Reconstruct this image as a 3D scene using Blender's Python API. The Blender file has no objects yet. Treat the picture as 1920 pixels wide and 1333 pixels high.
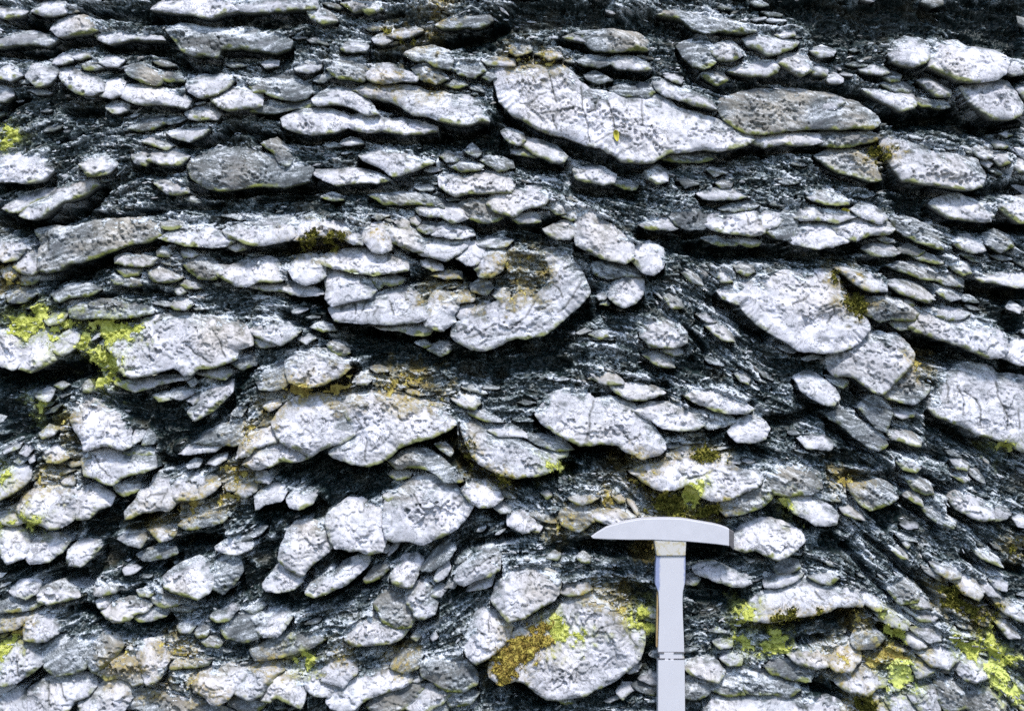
import bpy, math, random
import numpy as np
from mathutils import Vector

# ------------------------------------------------------------------ camera, sky, sun
S = 0.00068                     # metres per photo pixel on the rock face
GROUND_PY = 1470                # the outcrop's foot, just under the frame
def X(px): return (px - 960.0) * S
def Z(py): return (GROUND_PY - py) * S

scene = bpy.context.scene
col = scene.collection
CAM_D = 2.3
cam_data = bpy.data.cameras.new("camera")
cam_data.sensor_width = 36.0
cam_data.lens = 36.0 * CAM_D / (1920 * S)
cam_data.clip_end = 200.0
cam = bpy.data.objects.new("camera", cam_data)
cam.location = (0.0, -CAM_D - 0.008, Z(666.5))
cam.rotation_euler = (math.radians(90), 0, 0)
col.objects.link(cam)
scene.camera = cam
scene.render.engine = 'CYCLES'
scene.cycles.use_denoising = False

TO_SUN = Vector((0.09, -0.52, 0.85)).normalized()
world = bpy.data.worlds.new("World")
scene.world = world
world.use_nodes = True
wn = world.node_tree
wn.nodes.clear()
sky = wn.nodes.new("ShaderNodeTexSky")
sky.sky_type = 'NISHITA'
sky.sun_disc = False
sky.sun_elevation = math.asin(TO_SUN.z)
sky.sun_rotation = math.atan2(TO_SUN.x, TO_SUN.y)
bg = wn.nodes.new("ShaderNodeBackground")
bg.inputs["Strength"].default_value = 0.085
wo = wn.nodes.new("ShaderNodeOutputWorld")
wn.links.new(sky.outputs[0], bg.inputs[0])
wn.links.new(bg.outputs[0], wo.inputs[0])

sun_data = bpy.data.lights.new("sun", 'SUN')
sun_data.energy = 1.5
sun_data.angle = math.radians(10)
sun_data.color = (1.0, 0.965, 0.93)
sun = bpy.data.objects.new("sun", sun_data)
sun.rotation_euler = TO_SUN.to_track_quat('Z', 'Y').to_euler()
sun.location = (0.5, -3, 4)
col.objects.link(sun)
scene.view_settings.view_transform = 'Standard'
scene.view_settings.look = 'None'
scene.view_settings.gamma = 1.0
scene.view_settings.exposure = 1.47

rng = np.random.default_rng(7)
random.seed(7)

# ------------------------------------------------------------------ traced outlines
# T: origin of a patch in photo pixels, one unit = 2.5 px. S stone, S! grey slab, K crack,
# C crevice, D dark hollow (under the hammer head both imitate its cast shadow), M moss or lichen patch.
DATA = """T 0 0
S 33,0 45,0 47,12 38,12 30,10 26,8
S 0,3 10,5 18,8 14,11 5,13 0,14
S 41,25 44,18 52,12 60,11 68,14 70,20 64,24 54,25 46,28
S 0,26 10,23 22,23 32,27 39,32 34,36 24,33 12,33 0,33
S 75,24 82,22 90,23 100,26 108,27 116,28 119,31 110,29 100,28 92,30 84,32 77,28
S 119,4 126,0 150,-3 172,-3 173,8 160,12 150,12 142,9 130,7
S 176,-3 230,-3 232,6 216,7 204,8 192,9 177,8
S! 124,21 134,18 160,22 188,23 208,26 218,31 217,35 208,38 192,36 166,35 162,42 152,40 145,41 138,38 132,29
S 39,43 45,40 52,43 53,47 46,48 40,46
S 52,41 58,38 66,39 66,42 58,44
S 74,44 80,41 88,43 91,47 88,50 80,49
S 62,50 68,45 75,46 76,48 70,51 64,52
S 0,49 6,48 12,51 14,57 8,60 0,60
S 21,54 24,48 32,46 39,49 40,56 36,63 30,65 24,60
S 44,52 52,50 60,55 70,58 75,62 76,68 70,71 62,70 54,66 48,60
S 78,62 84,59 90,62 90,70 84,73 78,71
S 91,71 98,65 108,65 120,67 130,68 138,73 136,78 120,77 108,78 96,76
S 142,60 150,56 158,58 166,56 171,61 168,67 160,71 152,73 146,68
S 162,74 168,69 176,66 186,65 192,68 192,80 184,81 174,82 166,80
S 80,79 84,75 90,75 95,79 94,83 88,84 82,82
S 141,86 147,81 158,80 163,83 161,88 150,90 143,90
S 126,96 134,96 144,97 152,94 154,97 150,102 142,105 132,102
S 108,107 114,102 122,105 127,109 124,112 114,109
S 62,124 68,118 78,116 84,122 80,130 68,131
S 0,63 6,66 8,72 4,76 0,77
S 100,114 108,113 112,118 108,124 103,122
S 112,121 116,114 130,112 138,117 134,123 122,123
S! 96,52 104,48 114,52 119,58 116,62 106,60 98,56
S! 120,56 126,53 134,56 136,60 128,61 122,60
S! 97,96 108,90 120,86 121,90 114,96 104,98
M lime 0,93 6,94 12,100 12,106 4,108 0,109
C 4 0,37 15,38 30,41 40,37 50,30 62,29 72,27 80,33
C 6 80,34 92,35 110,34 125,37
C 5 60,8 90,10 115,13 130,12 150,14 192,15
C 5 10,17 30,18 40,15
C 4 120,36 132,44 145,50 158,54
C 4 50,84 62,85 72,82
C 3 0,79 10,77 18,73
C 2 96,57 108,62 122,64 134,61
C 4 128,107 150,107 165,101 175,95 192,98
C 2 42,107 60,100
C 3 100,126 120,128 135,124
T 480 0
S 66,3 72,0 92,0 94,3 88,8 84,10 80,7 74,9 70,6
S 40,6 48,5 56,10 58,15 50,18 43,14
S 65,34 70,29 76,29 82,34 81,38 74,39 67,38
S 88,29 94,25 100,26 101,31 94,33 90,32
S 100,26 108,21 118,20 123,22 116,26 108,28
S 4,46 10,44 16,46 16,49 8,50
S 31,51 36,46 42,44 47,48 46,51 38,54 32,54
S! 116,40 122,35 132,35 141,38 144,46 142,52 136,50 128,44 120,43
S! 56,54 62,46 72,44 80,47 82,54 78,60 70,58 62,58
S 86,53 92,48 100,48 108,53 119,57 117,60 108,60 96,62 88,60
S! 120,50 128,47 136,52 141,60 134,62 126,58
S! 0,66 6,61 16,57 26,57 34,61 37,67 34,73 28,75 18,73 8,68 2,71
S! 0,76 10,75 24,77 40,76 42,77 36,80 20,83 8,84 0,83
S 43,75 50,69 60,66 70,67 78,71 85,78 90,86 84,85 76,80 66,77 56,77 46,78
S 73,67 84,63 98,64 112,64 124,67 130,70 140,70 150,73 160,74 168,79 173,88 175,91 168,90 160,93 148,92 138,90 130,87 118,85 110,80 102,75 92,73 84,71
S 24,87 30,83 40,81 52,82 62,86 67,93 64,98 56,99 44,100 32,98 26,94
S 68,90 78,86 90,86 97,88 95,98 84,99 72,97 68,95
S 98,88 112,89 124,91 132,94 132,97 124,99 112,101 100,100 95.5,98
S 64,107 70,103 76,104 79,107 70,108
S 82,115 92,112 104,113 112,116 120,120 128,121 120,125 112,129 104,131 96,125 88,120
S! 8,106 16,104 22,111 24,120 22,124 18,121 14,113
S! 139,117 144,114 151,116 150,120 143,121
S! 158,112 162,108 168,114 166,118
S! 146,124 152,120 162,121 169,123 166,127 154,128
S! 170,121 178,117 190,119 192,124 182,127
S! 150,48 158,45 167,46 170,52 164,58 154,56
S 172,46 180,43 192,43 192,48 184,48 176,49
S! 170,58 174,52 181,51 181,56 176,60
S! 143,63 150,60 158,62 150,65
S! 138,17 146,12 158,12 172,12 174,17 168,20 152,20 142,19
C 6 0,14 20,14 38,11
C 2 88,13 110,10
C 5 83,42 100,42 115,38 128,34 150,29 172,25 185,20
D 128,30 150,26 172,22 174,10 192,6 192,32 150,33
C 4 84,74 100,78 110,84 122,89 140,93 150,96 165,95 172,92
C 2 0,86 20,87 40,83 60,79 75,82 88,87
C 5 0,100 20,102 40,103 60,101 70,98 90,102 110,104 130,100 145,98
D 120,103 135,97 160,98 178,94 186,102 192,112 192,118 170,108 140,112 120,112
C 3 0,105 8,110 14,118 22,127 45,127 65,128
C 4 80,122 92,127 104,133
M ochre 90,60 108,62 106,66 92,66
M ochre 125,66 132,63 135,70 128,70
M ochre 130,8 138,0 144,2 136,12
M olive 101,26 112,29 130,25 132,28 110,33 100,34
T 960 0
S -10,45 0,52 10,50 22,50 28,52 36,50 44,54 50,62 60,68 70,70 80,72 95,74 108,72 116,76 125,83 140,87 155,92 168,97 178,102 180,105 176,108 168,110 155,112 145,111 130,113 118,114 112,117 104,121 92,121 82,120 76,115 68,111 56,108 46,104 36,101 26,98 18,95 10,90 2,86 -8,75 -12,60
K 27,54 30,68 33,78
K 6,78 14,79 20,72 26,69
K 52,65 53,80 56,95 58,108
K 65,72 61,82 56,85
K 70,72 75,88 77,100
K 98,75 97,95
K 22,86 35,84 47,81
K 78,100 70,104 62,108
K 30,88 33,98
S 177,102 186,101 194,100 206,97 216,98 227,96 228,102 222,107 212,109 202,107 192,111 184,109 180,106
S! 115,119 122,114 134,114 146,114 149,118 142,121 128,121
S 40,27 46,25 52,27 54,31 46,29
S! 56,27 64,24 78,23 92,24 98,28 98,34 88,36 76,37 66,38 58,33
S 75,45 82,41 92,42 100,47 101,51 94,53 84,51 78,49
S! 50,43 60,41 70,43 74,48 66,50 56,48
S! 125,33 136,30 148,33 151,38 152,46 144,51 136,49 130,42
S 152,38 156,33 164,31 170,35 170,41 164,45 155,44
S! 143,57 150,53 158,54 161,58 154,63 147,60
S 116,56 122,55 127,58 126,62 120,60
S! 95,68 97,61 104,63 106,69 100,73 95,72
S 107,60 114,60 122,65 132,69 142,73 148,77 152,81 144,79 134,76 124,73 114,71 109,66
S! 116,9 124,7 134,10 146,13 160,14 172,18 177,21 170,23 158,22 146,23 138,20 130,14
S! 0,34 8,31 13,32 12,38 4,41 0,40
S 19,40 26,37 35,38 36,42 28,44
S! 56,55 62,53 70,57 74,61 66,62 58,59
S! 76,66 84,62 92,65 94,71 86,72
S -6,98 -2,96 6,99 8,105 4,109 -1,107 -5,103
S 10,108 14,104 24,107 32,110 38,117 36,121 28,120 18,115
S 0,111 10,112 16,117 8,116 0,114
S! 157,76 165,73 174,70 184,68 200,67 216,67 228,69 244,73 260,78 272,86 275,92 272,95 260,95 244,96 230,95 212,97 196,99 186,100 176,99 168,96 161,90 156,82
D 0,0 70,0 72,12 110,8 118,12 135,20 150,25 175,28 165,32 125,30 100,25 75,22 50,20 30,22 0,22
C 3 36,30 52,34 66,40
C 5 52,50 72,53 100,55
C 4 109,72 120,77 140,83 153,88
C 7 0,88 15,98 30,105 45,110 60,114 75,121 85,126 105,124 118,118
C 5 0,117 20,122 40,122
C 4 145,117 165,115 178,111 190,114
C 4 140,56 160,66 192,62
M leaf 75,101 78,99 80,103 80,107 76,106
M ochre 22,40 34,43 32,48 24,50
M ochre 0,40 10,44 10,48 0,50
T 1440 0
S -14,28 -9,25 -3,26 2,26 12,28 19,33 16,36 8,39 1,41 -6,37 -11,34
S 7,25 13,22 20,23 20,26 12,27
S 10,48 12,42 20,40 27,41 31,47 30,52 24,56 17,52
S -26,52 -18,49 -8,46 2,45 5,48 4,54 -2,57 -10,57 -18,55
S 34,36 42,34 50,38 48,42 40,42
S 33,52 38,48 44,52 42,55 36,56
S 46,58 51,55 56,59 55,62 48,62
S 71,51 80,49 88,50 91,54 85,56 76,54
S! 89,57 94,53 100,56 99,60 92,60
S 92,40 96,33 104,28 114,29 120,34 120,42 116,48 108,50 100,48 94,45
S 122,46 124,38 132,32 142,31 150,36 160,37 170,39 178,43 180,46 177,54 170,59 160,61 150,61 140,60 134,56 126,52 121,50
S 179,54 182,47 188,44 194,45 194,56 184,57
S 146,66 154,63 164,60 174,60 182,63 186,70 189,80 186,86 178,89 168,89 160,84 153,77 148,71
S 189,66 194,63 194,80
S 116,60 122,58 128,62 136,67 134,71 126,71 121,67
S 76,65 86,67 96,69 106,70 108,75 106,82 98,82 90,77 82,70
S! 88,63 96,61 104,62 107,66 104,69 96,67
S! 110,77 116,73 124,75 132,73 135,78 128,80 118,79
S 19,91 23,87 30,87 33,90 30,94 24,95
S 31,77 35,74 39,76 38,80 33,80
S 40,76 46,72 53,72 56,76 50,82 42,82
S 36,86 40,82 44,86 42,92 37,91
S 52,88 57,82 62,84 60,91 54,93
S! 36,106 42,101 52,98 64,99 74,96 84,97 78,102 68,107 56,110 44,111
S 86,105 91,102 100,105 112,110 122,114 140,117 156,122 161,132 158,140 144,141 128,138 112,137 100,134 95,127 90,116
S! 37,116 48,113 64,113 74,118 80,126 84,134 72,134 60,130 48,125
S 156,112 160,108 167,111 168,117 162,119 158,117
S 170,108 176,106 181,108 178,111 172,111
S 176,100 180,98 184,100 180,102
S 170,120 174,114 180,115 181,121 175,124
S 186,124 190,118 194,118 194,129 188,128
S 161,122 165,119 169,122 166,125
D 0,0 192,0 192,40 170,36 140,28 105,27 90,33 60,34 35,33 30,18 20,8 0,8
C 6 0,58 15,59 30,63 50,65 65,70 75,76 85,84 100,87 130,86 142,84 155,92 175,93 188,90
D 70,72 85,84 140,82 155,91 185,92 185,98 150,100 110,96 85,92
C 4 92,48 105,54 118,54 128,58 140,64 156,63 170,59 192,57
C 3 74,56 90,60 105,58
C 2 95,69 110,72 122,74
C 3 0,112 20,111 33,112 50,110 66,110
C 3 36,118 55,127 70,133
M olive 80,108 88,108 92,118 85,122 78,116
T 0 333
S 0,-18 8,-20 18,-16 26,-18 36,-11 39,-5 33,1 22,3 10,2 0,3
S 17,28 20,24 30,18 44,10 56,5 70,2 72,4 64,11 56,15 46,18 38,24 31,29 24,30
S 6,22 12,17 24,12 36,9 33,14 24,18 18,24 11,25
S 117,3 124,1 132,4 138,8 139,11 133,12 126,11 120,7
S! 141,-9 152,-17 172,-22 192,-19 216,-13 234,-6 232,1 218,5 200,5 180,7 164,9 152,5 144,-1
S! 26,40 40,37 56,38 72,33 90,32 104,31 112,34 118,38 120,42 112,46 100,48 92,50 84,54 72,58 60,62 50,64 44,68 36,70 30,66 30,56 33,48
K 88,32 89,40 92,46
K 35,40 36,55
S 121,34 128,32 135,31 135,35 128,38 122,38
S 124,46 132,42 140,37 150,37 158,39 167,43 171,46 166,50 156,51 144,50 134,48
S 171,51 175,48 181,48 182,53 176,54
S 0,46 6,47 14,50 17,55 12,60 6,62 0,58
S 13,66 17,58 22,57 26,63 28,69 24,71 18,70
S 1,67 6,66 11,70 12,75 8,77 3,74
S! 14,72 22,72 26,75 24,79 17,80
S 87,60 96,58 106,59 115,60 112,65 100,66 88,65
S! 88,69 96,67 104,68 102,72 94,74
S! 84,76 92,74 103,75 104,80 94,80 86,79
S 113,70 120,68 128,71 134,73 130,76 124,78 116,78
S 139,77 146,78 148,82 140,83 135,79
S 131,82 135,81 138,85 134,87
S 136,55 142,54 147,57 144,60 138,59
S! 118,55 122,52 126,54 125,60 119,59
S 129,94 134,90 140,90 143,95 139,99 132,99
S! 140,64 148,60 156,61 161,67 160,76 150,74 144,70
S! 56,99 64,95 76,92 90,93 104,97 108,101 100,103 88,104 76,104 64,107 58,104
S 34,106 42,101 48,103 46,108 38,110
S 44,120 50,114 54,117 54,128 48,132 42,130
S! 40,87 52,81 64,80 72,84 64,88 52,90 44,92
S! 6,86 14,83 22,85 26,88 18,93 8,92
M lime 3,108 8,100 18,99 28,98 36,101 32,110 28,116 20,120 12,118 6,113
M lime 66,110 76,106 88,105 95,109 108,107 104,114 96,119 88,121 80,126 70,133 60,133 64,128 74,122 70,118
M lime 46,106 56,104 60,110 52,115 44,116 40,122 38,128 36,118
M lime 54,120 62,116 66,120 66,128 56,133 50,133
M ochre 0,62 3,70 12,76 12,80 2,82 0,80
C 5 0,32 15,32 28,34 45,29 60,21 70,13 76,8
D 8,28 14,27 20,32 40,31 55,22 68,14 74,8 78,12 60,24 45,34 30,38 10,40
C 3 0,6 15,6 25,4
C 3 50,27 70,27 90,28 110,25 125,22 150,21 165,19
C 4 140,9 160,11 180,10 192,8
C 3 120,45 135,39
C 5 36,76 50,67 60,66 75,62 88,57 100,52 120,46
D 44,69 60,64 88,56 86,66 70,67 50,77 36,80 34,76
C 3 85,84 105,87 130,87
C 3 160,62 175,68 185,64 192,58
C 3 60,94 70,90 85,86 100,85
C 3 168,56 180,55 192,50
T 480 333
S -24,41 -14,37 -4,35 4,32 14,30 24,30 30,34 29,43 24,46 14,48 4,50 -2,50 -8,48 -14,45 -20,44
S -30,66 -20,67 -8,64 0,62 8,60 14,62 18,70 19,77 12,78 2,76 -6,80 -14,80 -22,76 -28,71
S 26,70 30,62 40,58 48,61 51,66 51,73 46,77 38,79 30,76
S -4,82 4,79 18,79 30,79 42,83 46,86 34,88 22,85 8,84
S 46,-3 60,-7 78,-6 92,-3 96,0 88,3 82,2 72,4 62,5 54,3
S 141,4 148,1 158,2 166,-2 176,-4 186,-4 189,2 187,7 180,8 172,10 160,11 152,14 146,12 142,8
S 124,24 130,20 138,19 148,21 154,25 156,29 150,32 146,33 140,29 134,28 127,27
S 122,36 126,33 133,33 135,37 134,42 128,42 123,40
S 135,42 137,34 142,33 152,36 159,39 161,45 156,46 148,46 142,44
S 104,34 110,31 114,33 113,37 108,37
S 116,31 120,29 122,32 120,36 117,34
S 101,38 108,38 116,37 121,41 124,48 123,54 117,54 110,50 104,49 101,43
S 125,48 128,45 138,45 148,48 156,48 155,53 150,58 142,61 134,58 126,55
S 31,36 36,29 44,28 54,31 64,34 70,40 78,45 80,50 74,49 66,44 58,43 46,44 36,46 30,46
S 79,40 86,36 92,34 98,38 100,46 100,54 94,56 88,54 82,48
S 152,58 156,54 160,50 166,47 168,53 165,64 160,64
S 166,62 168,54 176,53 185,54 186,62 184,69 176,74 168,73 165,68
S 53,60 58,56 66,54 78,54 90,56 100,60 107,66 108,71 100,72 88,72 76,70 64,67 56,64
S 125,61 132,62 138,65 139,69 132,69 126,66
S 134,73 142,70 152,71 153,76 142,75
S 53,68 58,70 68,73 78,74 84,78 89,85 86,88 78,90 66,93 58,95 54,90 54,82 52,76
S! 85,75 92,75 95,80 92,83 89,80
S 94,75 102,73 110,74 108,78 100,81 96,80
S 56,99 66,95 78,92 92,88 104,84 114,84 120,87 124,94 128,99 127,105 122,107 112,108 102,109 92,108 80,108 68,107 60,106
K 74,96 75,103
K 82,93 80,101
K 92,97 88,104
K 100,92 104,102
S 90,110 100,110 112,109 122,107 128,107 130,112 128,118 118,118 108,114 98,113
S 130,92 134,86 142,86 148,91 148,100 146,104 148,108 142,113 132,112 129,104 129,98
S 150,96 154,95 162,95 164,99 162,104 156,106 151,104
S 149,92 152,86 158,84 162,88 162,94 152,94
S 165,97 169,93 174,93 176,96 174,101 168,103
S! 162,80 168,77 174,78 176,83 172,87 164,86
S 179,86 183,83 189,85 189,90 183,91
S 0,112 6,108 13,107 20,111 26,112 29,115 26,120 18,124 12,122 4,119
S 0,122 6,120 13,124 16,126 4,127
S 32,121 38,117 43,120 38,124
S! 42,112 48,108 56,111 58,114 50,115
S! 54,127 58,123 66,124 68,130 60,132
S! 130,130 136,124 144,122 145,128 138,133
S! 120,124 126,122 130,125 126,127
S! 86,21 98,15 110,12 124,11 136,13 139,16 128,18 114,19 100,22
S! 154,22 162,17 172,17 178,22 182,28 178,31 168,32 160,30
S! 50,14 56,11 62,13 64,16 58,17
S 168,47 174,44 184,45 190,48 186,52 176,52
C 6 0,6 20,5 50,7 75,8 90,8 110,4
C 3 0,16 20,14 50,13 60,18
C 6 0,54 15,53 28,51 40,51 60,48 76,53 90,57
C 4 50,62 58,68 70,71 85,73 100,74 110,72
C 5 118,56 130,61 140,63 150,63 160,68 164,74
D 150,60 158,64 164,67 164,74 168,78 158,76 150,70
C 3 110,76 130,74
C 5 30,90 45,89 52,96
C 6 55,108 70,112 90,114 110,118 125,121 135,115 145,114
D 60,111 90,114 120,120 128,120 132,115 146,114 144,122 150,128 155,133 40,133 50,122 70,118
C 6 155,131 165,129 180,127 192,125
C 4 22,103 35,110 50,117
C 5 160,35 170,38 185,34 192,30
M olive 27,50 40,45 58,43 64,47 50,52 32,54
M ochre 134,78 140,75 143,80 138,83 128,90 124,92 126,86
M ochre 158,86 166,88 164,96 160,92
M ochre 183,66 192,64 192,72 184,72
M ochre 88,38 93,38 93,41 89,41
T 960 333
S -18,20 -12,11 -4,9 4,8 10,8 18,6 24,9 27,15 24,19 16,21 8,23 2,28 -6,27 -12,25
S 25,55 30,53 36,56 42,60 50,68 54,76 57,84 56,88 48,96 42,101 38,105 30,112 20,118 10,119 2,119 -8,124 -20,128 -30,127 -40,122 -44,118 -43,112 -36,108 -28,104 -16,97 -6,92 0,92 4,89 12,88 18,90 24,84 30,80 31,72 29,64
K -2,112 10,105 14,98 20,90
K 30,80 36,84 38,90
K 34,102 40,98 46,88 52,80
K -36,121 -24,116 -14,110
K 20,100 28,96
S 48,-4 58,-8 68,-8 76,-4 74,2 66,4 58,3 50,2
S 103,-4 110,-10 116,-6 114,2 108,4 104,2
S! 76,4 86,2 94,5 92,8 84,8
S 2,32 7,27 14,26 19,30 20,33 12,34 6,34
S! 28,20 34,18 38,20 39,26 32,27
S 26,40 30,36 38,33 45,33 46,40 42,47 34,46 28,43
S! 38,31 43,26 48,25 49,30 45,32
S 50,28 56,24 62,26 68,33 76,38 84,46 90,52 90,60 84,63 76,62 68,60 62,56 54,52 49,50 48,40
S 92,54 96,51 104,49 110,52 111,60 110,68 104,72 98,70 93,64
S! 64,66 72,63 84,65 92,67 94,72 82,73 72,76 65,73
S 74,90 77,80 84,74 92,73 98,77 97,86 92,93 84,96 78,94
S 65,88 68,86 71,88 70,92 66,92
S 67,95 71,91 73,94 71,96
S 97,114 104,108 114,107 122,110 130,117 130,123 122,127 114,126 104,124 98,119
S 114,131 118,127 126,128 128,130 122,133
S 59,119 66,115 72,115 71,118 65,120
S 115,92 120,87 126,91 128,96 120,97
S 148,112 154,110 160,114 164,122 158,120 152,116
S 140,103 147,102 152,107 146,108
S! 128,71 134,70 140,75 142,80 136,78
S 98,38 104,34 110,29 116,29 120,33 122,37 118,39 110,38 104,40
S! 123,30 126,24 136,24 144,26 146,33 142,39 134,37 126,35
S 148,36 151,28 158,26 170,26 180,24 184,29 186,37 184,42 176,43 168,41 160,41 152,39
K 176,27 177,36
S 187,30 192,25 200,25 202,30 198,36 192,38 187,37
S 170,46 178,45 186,47 184,50 176,51 170,50
S! 144,46 154,44 160,46 168,46 168,49 158,50 150,48
S 142,13 150,9 160,8 168,10 174,12 164,16 154,16 146,16
S! 155,5 160,2 165,3 163,6 157,7
S! 158,24 166,20 176,18 184,20 178,23 168,25
S 154,72 160,69 164,72 164,77 158,78
S! 168,67 174,64 182,64 182,69 176,73 170,71
C 6 150,92 160,94 170,97 172,103 180,111 192,117
C 5 95,96 85,98 75,96
D 0,122 20,120 30,115 40,108 50,99 55,95 70,98 60,104 40,112 45,125 20,133 0,133
C 5 54,76 58,82 62,84
C 4 70,34 78,41 86,48 92,52
C 5 20,37 32,34 38,29
D 0,35 22,36 26,34 38,29 36,31 24,38 24,46 12,46 0,44
C 7 50,6 62,8 75,9 90,11
C 5 96,42 110,42 118,43
C 4 124,37 132,41 142,41
D 112,46 140,47 160,53 190,52 192,62 150,62 120,60
C 6 135,52 160,55 180,54 192,54
C 4 144,17 155,19 168,17
C 3 130,112 138,120 145,130
M ochre 2,62 14,57 24,60 27,70 22,70 18,62 6,66
M ochre 0,84 8,80 18,86 10,88 0,90
T 1440 333
S -37,86 -30,83 -22,80 -12,78 -4,78 2,74 14,71 26,72 36,71 42,69 48,70 53,76 54,82 54,90 58,96 64,101 70,104 74,109 75,113 70,118 64,124 56,128 46,130 36,130 26,129 18,126 10,120 2,115 -6,110 -14,104 -18,98 -20,94 -28,92 -34,89
K 18,95 26,92 30,88
K 38,97 46,95 52,92
K 35,105 40,100 48,96 48,102 42,110
K 36,72 38,76
S 31,17 36,12 44,10 54,12 59,16 58,19 50,20 44,19 36,18
S 22,30 26,24 34,21 38,26 41,33 34,32 26,32
S 42,30 44,24 50,23 58,25 65,28 58,31 50,34 44,33
S 67,24 72,19 80,22 86,28 86,32 82,34 76,31 70,28
S 20,44 24,36 32,33 42,35 49,37 55,43 59,46 56,50 48,51 38,52 28,50 22,48
S 52,36 60,32 68,30 76,33 84,36 90,38 86,41 76,42 66,46 60,46 56,42
S 86,35 90,33 95,38 90,38
S! 8,32 14,26 19,26 20,30 19,38 17,46 8,46 2,42
S! 94,31 102,30 112,33 122,38 128,46 130,52 122,50 112,47 104,43 98,38
S 74,55 80,50 88,49 94,52 98,56 94,58 86,59 78,58
S! 84,46 88,44 94,47 90,49
S! 100,54 108,50 116,54 112,58 103,57
S 126,22 130,17 138,14 146,14 154,18 160,22 164,26 162,31 156,32 146,30 138,29 131,26 128,24
S 174,22 180,17 188,14 194,14 194,34 188,33 182,28
S 109,60 116,57 124,58 131,62 124,63 114,62
S 56,66 62,69 70,70 78,74 85,80 84,84 74,84 68,80 62,74
S 93,82 100,77 108,79 116,83 121,88 118,91 110,89 101,86
S 129,86 134,82 140,84 143,90 137,92
S 137,67 142,64 150,63 152,70 146,73
S! 125,77 130,74 137,73 146,75 145,80 134,80
S! 94,67 104,63 116,64 124,70 122,76 114,75 104,71
S 160,74 172,72 184,71 194,71 194,84 184,82 174,79 164,78
S 142,50 146,43 152,43 158,48 160,56 152,56 146,53
S! 166,43 172,40 180,43 182,50 174,54 167,50
S 181,97 184,93 190,98 189,102
S! 72,96 84,90 100,92 110,97 106,104 94,105 84,107 76,103
S 104,93 108,92 109,95 106,96
S 106,106 112,102 120,100 127,103 136,107 146,107 156,107 164,110 172,114 177,120 178,128 174,133 166,134 156,130 146,126 136,122 126,120 118,116 110,114 106,110
K 112,104 116,112 118,116
S 128,102 134,97 142,99 150,103 146,106 136,106
S! 94,110 100,106 105,106 107,113 100,114
C 6 0,56 15,57 40,57 60,54 75,51
C 3 65,47 80,43 95,42 104,45 120,51 130,54
C 6 85,6 100,5 115,8 135,11 155,9 175,8 192,8
D 90,8 110,14 122,18 128,30 118,32 104,24 90,16
C 4 128,28 140,32 160,34 180,36 192,37
D 145,33 192,35 192,40 170,40 150,40
C 4 72,62 90,62 105,59
C 4 90,70 105,75 118,78 124,84
C 5 60,73 68,84 74,86 86,86
C 3 100,88 118,93 130,93
C 6 155,80 170,83 192,87
D 150,80 170,85 192,86 192,94 170,94 156,90
D 160,96 180,96 182,104 192,104 192,114 184,116 170,110 160,104
C 6 90,113 110,118 125,123 140,127
D 92,113 115,120 140,127 158,133 120,133 108,126
C 3 60,18 85,30 96,38
M olive 48,66 54,68 60,78 72,90 68,100 62,96 56,88 52,78
M leaf 56,23 62,23 62,25 57,25
T 0 666
S 108,-26 116,-29 126,-30 140,-30 152,-29 166,-27 180,-23 188,-17 188,-8 178,-5 177,2 168,6 158,9 150,9 145,13 140,13 132,8 122,10 112,13 104,15 95,14 90,8 88,0 82,-6 84,-10 94,-14 104,-18
K 140,-8 150,0 160,6
K 160,-20 166,-10 170,2
S 0,-20 8,-15 14,-11 16,-4 15,5 12,9 4,8 0,7
S 18,-8 26,-15 34,-19 40,-15 41,-6 42,2 34,8 24,11 17,9
S 90,21 100,18 115,16 130,15 140,15 136,18 124,20 114,23 104,27 96,24
S 149,13 158,10 170,9 171,14 168,18 158,16
S 115,30 122,28 129,29 128,32 120,34
S 130,30 134,25 142,25 143,30 136,32
S 140,33 147,28 149,33 145,37
S 143,43 150,37 152,30 158,26 162,24 167,24 174,20 172,27 166,34 160,40 152,44 147,47
S 140,19 144,17 146,20 143,23
S 26,29 34,25 38,25 36,34 30,33
S 62,23 65,19 67,22 66,28 63,27
S! 40,22 46,20 50,22 46,25
S 56,42 60,36 66,33 72,37 80,42 88,46 92,50 97,56 97,62 99,68 94,69 88,67 84,66 78,66 72,68 66,70 62,62 57,54 54,48
S 62,78 69,71 78,67 86,69 91,74 96,77 104,77 116,77 116,82 108,86 98,88 92,90 86,96 80,94 72,90 65,88
K 70,74 76,84 84,90
S 98,60 101,54 106,56 104,64 100,68
S! 106,60 110,56 114,60 114,66 108,68
S! 92,70 104,69 111,70 112,75 100,75 93,73
S 86,98 94,95 102,94 102,100 94,105 88,102
S 30,58 36,53 41,55 39,60 33,63
S 4,68 10,65 15,66 13,70 5,74
S 15,72 18,67 23,70 20,76
S 20,77 24,75 25,79 22,81
S! 9,78 15,76 19,79 14,81
S 33,76 36,70 42,68 48,72 49,77 44,80 36,80
S 0,90 6,86 14,83 21,84 21,92 16,98 8,103 0,108
S 13,114 18,106 26,101 38,98 50,98 57,102 57,112 55,122 50,126 40,128 30,124 18,120
S 58,104 64,100 72,98 78,102 84,106 82,112 74,114 68,120 60,121 58,112
S 0,118 8,118 16,120 20,124 10,127 0,126
S 46,95 52,91 56,93 55,97 48,97
S 95,118 104,108 106,102 114,100 116,92 120,88 124,92 126,99 130,102 131,110 128,115 118,114 108,116 100,120 96,121
K 112,106 126,102
K 126,100 122,110
S 131.5,100 134,93 140,90 150,90 158,90 160,97 157,103 150,106 140,107 133,107
S 169,98 173,94 177,95 176,101 171,101
S 178,97 184,95 191,96 191,103 184,107 178,103
S 139,81 144,78 150,80 148,83 142,84
S 155,80 160,76 168,75 168,79 162,82
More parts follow.
